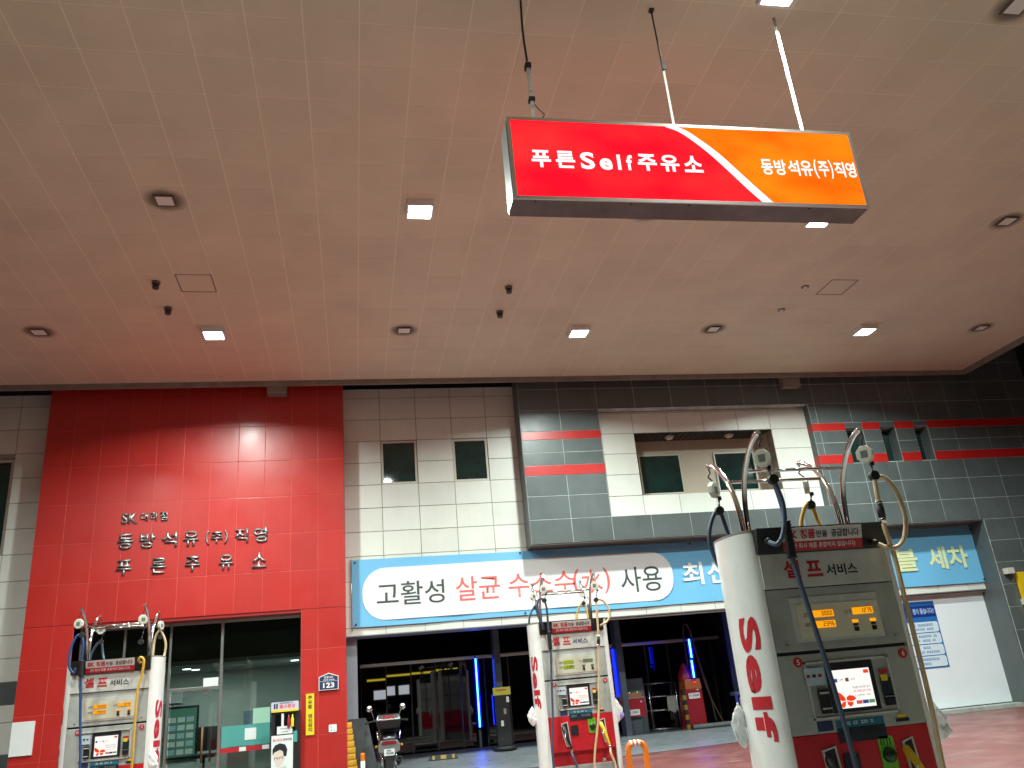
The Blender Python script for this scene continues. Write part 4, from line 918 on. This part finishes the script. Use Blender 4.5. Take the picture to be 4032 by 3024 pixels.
cfg_left = dict(ink=black_ink, lcd=lcd_amber, digits=('50000', '39093', '1279'), dim3=False, num=('11', '12'), self=(1.70, .78), hose=(hose_blue, hose_yellow), ngrip=yellow_vinyl, face=(R(-10), R(30), R(8), R(70)),
    fl=((-.36, -.46, 2.59), [(-.44, -.33, 2.17), (-.42, -.44, 2.11), (-.475, -.46, 2.19), (-.49, -.46, 2.32), (-.475, -.46, 2.46), (-.43, -.46, 2.57), (-.385, -.46, 2.60), (-.36, -.46, 2.59)], [(-.36, -.46, 2.59), (-.332, -.46, 2.46), (-.336, -.45, 2.27), (-.331, -.44, 2.06), (-.31, -.43, 1.76), (-.281, -.42, 1.39), (-.25, -.42, 1.03), (-.22, -.42, .6), (-.2, -.44, .3), (-.2, -.36, .42)]),
    sleeve=((-.336, -.45, 2.27), (-.331, -.44, 2.06)),
    fr=((.39, -.46, 2.45), [(.40, -.36, 2.17), (.37, -.43, 2.21), (.40, -.45, 2.25), (.44, -.45, 2.21), (.44, -.45, 2.12)], [(.44, -.45, 2.12), (.42, -.44, 1.98), (.387, -.44, 1.827), (.380, -.44, 1.39), (.378, -.43, .907), (.36, -.43, .4), (.36, -.36, .44)]),
    back=[back_std[0], ([(.50, .30, 2.20), (.515, .44, 2.33), (.515, .46, 2.50), (.44, .46, 2.66), (.385, .46, 2.62), (.36, .46, 2.5), (.36, .42, 2.3), (.34, .36, 1.6)], hose_beige)], tails=[])
PB, PM, PL = (3.24, 5.63, .256), (3.22, 12.88, .30), (-3.23, 12.74, .238)
fuel_pump(PB, 'large near fuel pump with red Self lettering and amber displays, at right', cfg_big)
fuel_pump(PM, 'fuel pump with green price display in the middle before the banner', cfg_mid)
fuel_pump(PL, 'fuel pump with blue and yellow hoses before the red wall', cfg_left)
for (x, y, z), nm in ((PB, 0), (PM, 1), (PL, 2)):
    mb = MB(); g = gz(y)
    out = [(x+a*1.25, y+b*.5) for a, b in ((-1, -1), (1, -1), (1, 1), (-1, 1))]
    mb.box(x-1.25, x+1.55, y-.5, y+.5, g-.1, z-.018); struct('pump_island', mb, stone_grey, bevel=.03)

# bags of disposable gloves hung on the pumps
def bag(loc, h, w, lb, m, violet=False):
    t = thing('glove_bag', lb, 'plastic bag', loc, 0, 'glove bags on the pumps')
    bm = bmesh.new(); bmesh.ops.create_icosphere(bm, subdivisions=4, radius=1)
    for v in bm.verts:
        p = v.co.copy(); f = 1+.16*math.sin(p.x*6+p.z*3+p.y*2)*math.sin(p.z*6+p.y*5)+.10*math.sin(p.z*11+p.x*14)+.06*math.sin(p.x*31+p.z*9)
        tz = (p.z+1)/2; ww = w*(.35+.75*math.sin(math.pi*min(1, (1-tz)*.75+.12)))
        v.co = (p.x*ww*f, p.y*w*.55*f, p.z*h/2)
    me = bpy.data.meshes.new('sack'); bm.to_mesh(me); bm.free(); me.materials.append(m)
    for p in me.polygons: p.use_smooth = True
    link('sack', me, t); obj('tie', MB().tube([(0, 0, h*.42), (0, 0, h*.55)], .008, 8), white_gloss, t)
    for q in range(4): obj('glove_finger', MB().tube(crom([(w*(.2+.22*q), -.02, -h*.05), (w*(.45+.22*q), -.03, -h*.2), (w*(.55+.2*q), -.02, -h*(.36-.04*q))]), [.014]*17, 8), glove_violet if violet else bag_white, t)
bag((PB[0]+.665, PB[1]-.10, PB[2]+.92), .30, .085, 'clear plastic bag of gloves on the right of the near pump', bag_mat)
bag((PB[0]-.625, PB[1]+.16, PB[2]+1.0), .28, .055, 'white bag of gloves behind the Self column of the near pump', bag_white)
bag((PM[0]-.655, PM[1]-.0, PM[2]+.96), .26, .065, 'white gloves hung on the left side of the middle pump', bag_white)
bag((PM[0]+.63, PM[1]-.05, PM[2]+.93), .32, .075, 'bag with violet gloves on the right side of the middle pump', bag_white, True)
bag((PL[0]+.56, PL[1]-.22, PL[2]+.96), .32, .075, 'white bag of gloves on the left pump beside the office', bag_white)

# ================================================================== THINGS BY THE WASH BAY
def led_tube(x, y, z0, z1, lb, r=.022, post=None, dx=0.0, dim=False):
    t = thing('led_tube', lb, 'tube light', (x, y, z0), 0, 'blue tube lights in the wash bay')
    h = z1-z0
    obj('tube', MB().tube([(0, 0, 0), (dx, 0, h)], r*(1 if dim else .6), 12), tube_dim if dim else tube_core, t); obj('glow_strip', MB().box(-r*.9, r*2.0, r+.004, r+.03, 0, h), tube_dim if dim else tube_glow, t)  # glowing strip behind each tube imitates its blue halo
    obj('cap', MB().cyl((0, 0, -.02), r*1.1, .04).cyl((dx, 0, h+.02), r*1.1, .04), dark_metal, t)
    if post: obj('post', MB().box(-.03, .03, .02, .07, .46-z0, -.04), post_paint, t)
k2 = 21.6/20.3
led_tube(2.785*k2, 21.6, 1.6+(.955-1.6)*k2, 1.6+(2.46-1.6)*k2, 'long bright blue vertical tube light before the left black doors', .028, True)
led_tube(8.15*1.0, 20.25, 2.04, 2.50, 'short blue tube light above the red vacuum, upper one', .03)
led_tube(8.135, 20.25, 1.60, 2.02, 'short blue tube light above the red vacuum, lower one', .03)
led_tube(6.165, 20.3, 1.32, 2.42, 'dim blue tube light beside the post above the red box', .03, None, 0, True)
led_tube(3.12, 20.3, .98, 1.62, 'thin blue tube light beside the yellow topped post', .008, None, 0, True)

t = thing('vacuum_machine', 'tall red vacuum machine with orange control head in wash bay', 'vacuum cleaner', (8.08, 20.5, .452))
obj('cabinet', MB().add([(-.26, -.2, 0), (.24, -.2, 0), (.24, .25, 0), (-.26, .25, 0), (-.20, -.2, .88), (.22, -.2, .88), (.22, .25, .88), (-.20, .25, .88)], [(0, 3, 2, 1), (4, 5, 6, 7), (0, 1, 5, 4), (1, 2, 6, 5), (2, 3, 7, 6), (3, 0, 4, 7)]), machine_red, t, .015)
obj('control_head', MB().add([(-.19, -.21, .885), (.23, -.21, .885), (.23, .25, .885), (-.19, .25, .885), (-.17, -.17, 1.12), (.22, -.17, 1.12), (.22, .25, 1.12), (-.17, .25, 1.12)], [(0, 3, 2, 1), (4, 5, 6, 7), (0, 1, 5, 4), (1, 2, 6, 5), (2, 3, 7, 6), (3, 0, 4, 7)]), mat('machine_orange', (.42, .09, .015), .4), t, .015)
obj('canister', MB().lathe([(.17, 1.12), (.17, 1.25), (.12, 1.34), (.08, 1.42), (.05, 1.5), (.0, 1.5)], (-.06, .05, 0), n=18), machine_red, t)
box('display', led_red, t, .03, .10, -.212, -.207, 1.03, 1.06); box('label_sheet', paper, t, -.14, .15, -.212, -.206, .67, .80); dashes(-.11, .12, .72, .76, -.2145, MATS['plate_ink'], t); box('badge', paper, t, .08, .14, -.212, -.206, .855, .88)
obj('suction_hose', MB().tube(crom([(.05, .1, 1.1), (.08, .1, 1.6), (.08, .1, 2.2), (.14, .1, 2.42), (.24, .1, 2.36), (.32, .1, 1.9), (.46, .05, .9), (.62, 0, .35), (.72, -.05, .06)], 8), .016, 10), mat('hose_maroon', (.12, .03, .03), .5), t)
obj('suction_hose', MB().tube(crom([(.28, .1, 2.3), (.36, .1, 1.7), (.52, .05, .7), (.56, .0, .06)], 8), .022, 10), dark_metal, t)
t = thing('red_cabinet', 'red box cabinet with brown lid and white notice in wash bay', 'cabinet', (6.49, 20.45, .452))
obj('body', MB().box(-.31, .315, -.2, .25, .39, .80), machine_red, t, .015); obj('lid', MB().box(-.30, .26, -.19, .25, .83, .93), brown_box, t, .01); obj('lip', MB().box(-.315, .32, -.205, .255, .802, .828), steel, t, .004)
obj('plinth', MB().box(-.18, .2, -.1, .2, 0, .389), post_paint, t); box('label_sheet', paper, t, -.14, .15, -.206, -.2005, .43, .555); dashes(-.11, .12, .475, .52, -.2085, MATS['plate_ink'], t); text('SK', .19, .25, .70, .74, -.2035, paper, t, .02)
t = thing('control_cabinet', 'dark green control cabinet with two green lamps behind red box', 'cabinet', (6.72, 20.9, .452))
obj('body', MB().box(-.27, .26, -.15, .2, 0, 1.25), machine_grey, t, .01); 
for x in (-.12, .08): obj('indicator', MB().cyl((x, -.155, .93), .012, .012, 'y', 10), led_green, t)
obj('handle', MB().box(.18, .21, -.165, -.151, .55, .70), steel, t, .004)
t = thing('steel_rack', 'open steel tube rack with a cloth beside the red vacuum', 'rack', (7.5, 21.0, .452))
for x in (-.35, .36):
    obj('upright', MB().tube([(x, -.1, 0), (x, -.1, 1.1)], .014, 8), steel, t); obj('upright', MB().tube([(x, .25, 0), (x, .25, 1.1)], .014, 8), steel, t)
for z in (.03, .46, .78, 1.09): obj('rail', MB().tube([(-.35, -.1, z), (.36, -.1, z)], .013, 8).tube([(-.35, .25, z), (.36, .25, z)], .013, 8), steel, t)
t = thing('hung_cloth', 'grey towel hung over the middle rail of the rack', 'towel', (7.72, 20.87, 1.24))
cm = MB(); vs = []; fs = []
for j in range(9):
    for i in range(7): vs.append((-.13+.24*i/6+.02*(j/8)*(i-3)/3, .012*math.sin(i*2.1+j*.6)-.01, -.02-.36*j/8*(1-.1*math.sin(i*1.3))))
for j in range(8):
    for i in range(6): a = j*7+i; fs.append((a, a+1, a+8, a+7))
cm.add(vs, fs, True); obj('fabric', cm, mat('towel_grey', (.32, .33, .31), .9, var=.2, vscale=20), t)
t = thing('side_stand', 'small blue lit metal stand beside the right post', 'stand', (9.15, 20.0, .45))
obj('tray', MB().box(-.2, .22, -.12, .15, .66, .74), machine_grey, t, .006); box('tray_edge', mat('blue_edge', (.05, .06, .5), .4), t, -.2, -.14, -.124, -.1205, .3, .73); box('label_sheet', pale_blue, t, -.10, .03, -.127, -.1215, .40, .60)
for x in (-.17, .19): obj('leg', MB().tube([(x, -.08, 0), (x, -.08, .66)], .012, 8), steel, t)
t = thing('floor_pipe', 'grey foam covered pipe lying before the red vacuum', 'pipe', (0, 0, 0)); obj('pipe', MB().tube(crom([(7.85, 20.1, .50), (8.6, 20.08, .50), (9.5, 20.15, .505)]), .055, 12), mat('foam_grey', (.10, .11, .11), .8, var=.2), t); obj('end_cap', MB().cyl((7.84, 20.1, .50), .057, .02, 'x', 12), rubber, t)
t = thing('hazard_post', 'yellow and black striped post between rack and red vacuum', 'post', (7.80, 20.25, .45))
for q in range(8): obj('band', MB().box(-.04-.0005*q, .04, -.04, .04, .11*q, .11*q+.109), mat('hazard_yellow', (.30, .19, .02), .5) if 'hazard_yellow' not in MATS and q % 2 == 0 else (MATS['hazard_yellow'] if q % 2 == 0 else rubber), t)
t = thing('sign_post', 'dark floor stand with small yellow notice before black doors', 'sign stand', (3.28, 19.98, .44))
obj('body', MB().box(-.16, .17, -.08, .06, .08, 1.18), black_plastic, t, .02); obj('foot', MB().cyl((0, 0, .04), .27, .08, n=24), rubber, t); obj('notice', MB().box(-.20, .21, -.10, -.082, 1.16, 1.33), mat('notice_yellow', (.50, .46, .06), .5), t, .006); dashes(-.14, .15, 1.25, 1.29, -.104, red_ink, t)
for q, z in enumerate((.5, .75, 1.0)): box('sticker', paper if q != 1 else steel, t, -.06+.08*q, .0+.08*q, -.085, -.0805, z, z+.12)
t = thing('wheel_stop', 'black rubber wheel stop with yellow reflectors on the concrete', 'wheel stop', (1.83, 19.5, gz(19.5)))
obj('block', MB().add([(-.32, -.08, 0), (.32, -.08, 0), (.32, .08, 0), (-.32, .08, 0), (-.27, -.05, .10), (.27, -.05, .10), (.27, .05, .10), (-.27, .05, .10)], [(0, 3, 2, 1), (4, 5, 6, 7), (0, 1, 5, 4), (1, 2, 6, 5), (2, 3, 7, 6), (3, 0, 4, 7)]), rubber, t, .01)
for a, b in ((-.24, -.19), (-.06, .06), (.19, .24)): obj('reflector', MB().add([(a, -.079, .02), (b, -.079, .02), (b, -.056, .095), (a, -.056, .095)], [(0, 1, 2, 3)]), MATS['hazard_yellow'], t)
t = thing('bollard', 'short orange and white flexible bollard by the red wall', 'bollard', (.10, 17.0, gz(17)))
obj('lower_band', MB().cyl((0, 0, .20), .042, .40, n=18), white_gloss, t); obj('top', MB().lathe([(.043, .40), (.043, .50), (.038, .53), (0, .54)], n=18), orange_paint, t); obj('foot', MB().cyl((0, 0, .015), .1, .03, n=20), rubber, t)
t = thing('dark_boards', 'dark boards leaning against the pier beside the scooter', 'board', (0, 0, 0))
for q in range(3): obj('board', MB().add([(-.17+.03*q, 18.45-.05*q, gz(18.4)), (.30+.06*q, 18.45-.05*q, gz(18.4)), (.19+.02*q, 18.66-.03*q, 1.40-.04*q), (-.17+.03*q, 18.66-.03*q, 1.40-.04*q)]+[(-.17+.03*q, 18.48-.05*q, gz(18.4)), (.30+.06*q, 18.48-.05*q, gz(18.4)), (.19+.02*q, 18.69-.03*q, 1.40-.04*q), (-.17+.03*q, 18.69-.03*q, 1.40-.04*q)], [(0, 1, 2, 3), (7, 6, 5, 4), (0, 4, 5, 1), (1, 5, 6, 2), (2, 6, 7, 3), (3, 7, 4, 0)]), mat('board_dark%d' % q, (.04, .042, .046), .6, var=.2), t)
t = thing('sack_stack', 'stack of folded amber tarpaulin sacks beside the red wall', 'sacks', (0, 0, 0))
for q in range(9):
    z0 = .32+q*.115; r_ = .02+.012*(8-q)
    obj('sack', MB().box(-.24, -.10+r_+random.uniform(-.012, .012), 18.02, 18.42, z0, z0+.112), amber_sack, t, .03)

t = thing('barrier_hoop', 'orange tubular hoop guard with white bands beside middle pump', 'barrier', (4.0, 12.6, .20))
P = [(-.125, 0, -.05), (-.125, 0, .40), (-.12, 0, .50), (-.085, 0, .565), (-.03, 0, .58), (.05, 0, .58), (.10, 0, .565), (.135, 0, .50), (.14, 0, .40), (.14, 0, -.05)]
obj('hoop', MB().tube(crom(P, 6), .042, 16), orange_paint, t); obj('lower_bar', MB().tube([(-.125, 0, .20), (.14, 0, .20)], .03, 12), orange_paint, t)
for x in (-.075, -.015, .045): obj('band', MB().tube([(x-.016, 0, .578), (x+.016, 0, .581)], .0445, 16), white_ink, t)
t = thing('vending_stand', 'black additive dispenser stand with advertising panels by office door', 'dispenser', (-1.36, 17.85, .40))
vx = -1.36
obj('cabinet', MB().box(-.27, .27, -.02, .14, 0, 1.27), black_plastic, t, .01)
obj('header_board', MB().prism(rrect(-.275, .245, 1.26, 1.445, .02, 4), -.05, -.022), mat('ad_lilac', (.58, .55, .68), .5), t); box('header_band', yellow_vinyl, t, -.272, .242, -.054, -.0505, 1.262, 1.30)
text('불스원샷', -.12, .18, 1.325, 1.40, -.053, pink_ink, t, .03); dashes(-.12, .13, 1.41, 1.432, -.053, navy_ink, t)
for q in (0, 1): box('bottle_print', navy_plate if q else black_ink, t, -.225+q*.045, -.195+q*.045, -.054, -.0505, 1.325, 1.42)
box('display_window', clear_glass, t, -.20, .18, -.028, -.0215, .85, 1.22)
for q, m_ in enumerate((machine_red, yellow_vinyl)): obj('bottle', MB().lathe([(.03, .98), (.03, 1.12), (.015, 1.16), (.012, 1.20), (0, 1.20)], (.06+q*.07, -.05, 0), n=14), m_, t)
box('spoon_sign', paper, t, -.08, -.035, -.036, -.0295, 1.0, 1.23); box('price_card', paper, t, -.16, .13, -.045, -.037, .86, 1.0); text('책임판매가격', -.10, .07, .945, .965, -.048, black_ink, t, .01); text('1,000원', -.08, .05, .89, .91, -.048, black_ink, t, .01)
ps = box('poster_sheet', paper, t, -.26, .145, -.058, -.046, .0, .84); ps.name = 'poster'
text('불스원샷', -.235, -.06, .735, .785, -.061, pink_ink, ps, .02); text('프리미엄', -.045, .12, .735, .785, -.061, black_ink, ps, .02)
skin = mat('print_skin', (.72, .58, .50), .6)
obj('printed_face', MB().prism([(-.20, .40), (-.22, .50), (-.20, .58), (-.11, .62), (-.02, .57), (.0, .46), (-.05, .33), (-.12, .27), (-.17, .31)], -.0605, -.0585), skin, ps)
obj('printed_hair', MB().prism([(-.235, .50), (-.235, .60), (-.19, .67), (-.10, .70), (.0, .67), (.04, .58), (.02, .46), (-.03, .47), (-.04, .55), (-.10, .585), (-.20, .545)], -.0625, -.061), black_ink, ps)
obj('printed_glasses', MB().box(-.205, -.135, -.064, -.0628, .445, .452).box(-.205, -.198, -.064, -.0628, .41, .452).box(-.142, -.135, -.064, -.0628, .41, .452).box(-.115, -.045, -.064, -.0628, .452, .459).box(-.115, -.108, -.064, -.0628, .415, .459).box(-.05, -.043, -.064, -.0628, .415, .459), black_ink, ps)
obj('printed_shirt', MB().prism([(-.24, .03), (-.22, .20), (-.12, .26), (.0, .30), (.07, .22), (.11, .03)], -.0605, -.0585), mat('print_shirt', (.55, .56, .48), .6), ps)
box('price_tag', teal_film, t, .15, .22, -.04, -.0225, .70, .90)

# ---- scooter seen from behind
sc = thing('scooter', 'dark parked scooter with black top box and number plate, from behind', 'scooter', (.59, 17.25, gz(17.25)))
body = mat('scooter_paint', (.012, .014, .02), .22, coat=.6); trim = mat('scooter_trim', (.25, .26, .26), .3, metal=.5); tail = mat('tail_lens', (.20, .008, .012), .15, coat=.6)
for yy, nm in ((.0, 0), (1.25, 1)):
    w = link('wheel', None, sc, (0, yy, .235)); obj('tyre', MB().lathe([(.15, -.05), (.20, -.058), (.235, -.035), (.24, 0), (.235, .035), (.20, .058), (.15, .05)], ax='x', n=28), rubber, w); obj('rim', MB().lathe([(.15, -.045), (.13, -.03), (.04, -.03), (.03, -.05), (0, -.05)], ax='x', n=20).lathe([(.15, .045), (.13, .03), (.04, .03), (.03, .05), (0, .05)], ax='x', n=20), steel, w)
bm = MB(); secs = [(-.28, .10, .60, .74), (-.22, .17, .50, .82), (-.05, .19, .40, .86), (.25, .17, .34, .84), (.5, .15, .30, .62), (.75, .16, .28, .42)]
vs = []; n = 14
for y, w_, a, b in secs:
    for q in range(n):
        an = 2*math.pi*q/n; vs.append((w_*math.copysign(abs(math.cos(an))**.7, math.cos(an)), y, (a+b)/2+(b-a)/2*math.copysign(abs(math.sin(an))**.7, math.sin(an))))
bm.add(vs, [(i*n+q, i*n+(q+1) % n, (i+1)*n+(q+1) % n, (i+1)*n+q) for i in range(len(secs)-1) for q in range(n)]+[tuple(range(n)), tuple(range((len(secs)-1)*n, len(secs)*n))], True); obj('body', bm, body, sc)
obj('tail_trim', MB().prism([(-.20, .50), (-.205, .62), (-.15, .70), (.15, .70), (.205, .62), (.20, .50), (.10, .47), (-.10, .47)], -.31, -.26), trim, sc, .02)
obj('tail_light', MB().prism([(-.14, .63), (-.12, .69), (.12, .69), (.14, .63)], -.325, -.30), tail, sc, .008)
obj('seat', MB().box(-.16, .16, -.12, .60, .82, .90), rubber, sc, .035)
obj('front_shield', MB().add([(-.20, .80, .30), (.20, .80, .30), (.17, .92, .95), (-.17, .92, .95), (-.16, 1.05, .30), (.16, 1.05, .30), (.12, 1.05, .98), (-.12, 1.05, .98)], [(0, 1, 2, 3), (4, 7, 6, 5), (0, 3, 7, 4), (1, 5, 6, 2), (3, 2, 6, 7), (0, 4, 5, 1)]), body, sc, .03)
obj('handlebar', MB().tube(crom([(-.34, .70, 1.02), (-.2, .82, 1.04), (0, .88, 1.03), (.2, .82, 1.04), (.34, .70, 1.02)]), .015, 8), dark_metal, sc)
for s in (-1, 1):
    obj('grip', MB().tube([(s*.34, .70, 1.02), (s*.42, .66, 1.01)], .02, 10), rubber, sc)
    mi = link('mirror', None, sc); obj('stalk', MB().tube(crom([(s*.24, .80, 1.04), (s*.27, .80, 1.16), (s*.31, .80, 1.24)]), .007, 8), chrome, mi); obj('glass', MB().lathe([(.0, -.012), (.055, -.012), (.06, 0), (.05, .02), (0, .03)], (s*.33, .79, 1.27), 'y', 16), chrome, mi)
    obj('indicator', MB().lathe([(0, -.03), (.025, -.02), (.028, .02), (0, .03)], (s*.235, -.24, .60), 'y', 12), mat('amber_lens', (.5, .2, .02), .2) if 'amber_lens' not in MATS else MATS['amber_lens'], sc)
    obj('grab_rail', MB().tube(crom([(s*.15, .2, .84), (s*.21, .0, .86), (s*.215, -.2, .84), (s*.20, -.28, .72)]), .012, 8), chrome, sc)
    obj('shock', MB().tube([(s*.12, .0, .25), (s*.14, .10, .52)], .025, 10), chrome, sc)
tb = link('top_box', None, sc); obj('case', MB().add([(-.20, -.36, .905), (.20, -.36, .905), (.20, .0, .905), (-.20, .0, .905), (-.235, -.40, 1.05), (.235, -.40, 1.05), (.235, .03, 1.05), (-.235, .03, 1.05)], [(0, 3, 2, 1), (4, 5, 6, 7), (0, 1, 5, 4), (1, 2, 6, 5), (2, 3, 7, 6), (3, 0, 4, 7)]), rubber, tb, .02)
obj('lid', MB().add([(-.235, -.40, 1.055), (.235, -.40, 1.055), (.235, .03, 1.055), (-.235, .03, 1.055), (-.19, -.34, 1.16), (.19, -.34, 1.16), (.19, -.02, 1.16), (-.19, -.02, 1.16)], [(0, 3, 2, 1), (4, 5, 6, 7), (0, 1, 5, 4), (1, 2, 6, 5), (2, 3, 7, 6), (3, 0, 4, 7)]), body, tb, .025)
obj('reflector', MB().add([(-.12, -.395, 1.075), (.12, -.395, 1.075), (.10, -.362, 1.13), (-.10, -.362, 1.13)], [(0, 1, 2, 3)]), tail, tb)
np_ = link('number_plate', None, sc); obj('plate', MB().prism(rrect(-.098, .098, .435, .55, .01, 3), -.345, -.335), mat('plate_white', (.62, .68, .64), .5), np_); text('9588', -.06, .075, .455, .495, -.348, navy_ink, np_, .01); dashes(-.05, .05, .51, .535, -.348, navy_ink, np_)
obj('mudguard', MB().box(-.075, .075, -.33, -.26, .16, .46), rubber, sc, .01); obj('exhaust', MB().tube([(.19, -.26, .36), (.18, .30, .26)], [.055, .045], 16), dark_metal, sc); obj('exhaust_tip', MB().tube([(.19, -.30, .365), (.19, -.255, .36)], .035, 14), chrome, sc)
obj('stand', MB().tube([(-.12, .35, .30), (-.18, .35, 0)], .012, 8).tube([(.12, .35, .30), (.18, .35, 0)], .012, 8), dark_metal, sc); obj('floorboard', MB().box(-.17, .17, .45, .95, .28, .33), body, sc, .015)

# ================================================================== ACROSS THE STREET (seen mirrored in the black doors)
t = thing('street_signboard', 'white lit shop signboards across the street, mirrored in black doors', 'signboard', (0, -25, 0))
for a, b in ((.8, 2.7), (3.0, 3.8)): box('lit_panel', street_white, t, a, b, -.1, 0, 2.3, 2.95)
box('housing', dark_metal, t, .6, 4.0, -.3, -.101, 2.2, 3.05); obj('post', MB().box(.9, 1.0, -.28, -.12, -2.6, 2.199 - 0).box(3.6, 3.7, -.28, -.12, -2.6, 2.199), dark_metal, t)
box('yellow_strip', street_yellow, t, .3, 6.7, -.1, 0, 3.66, 3.8); box('strip_housing', dark_metal, t, .2, 6.8, -.3, -.101, 3.6, 3.86); obj('post', MB().box(5.9, 6.0, -.28, -.12, -.8, 3.599), dark_metal, t)
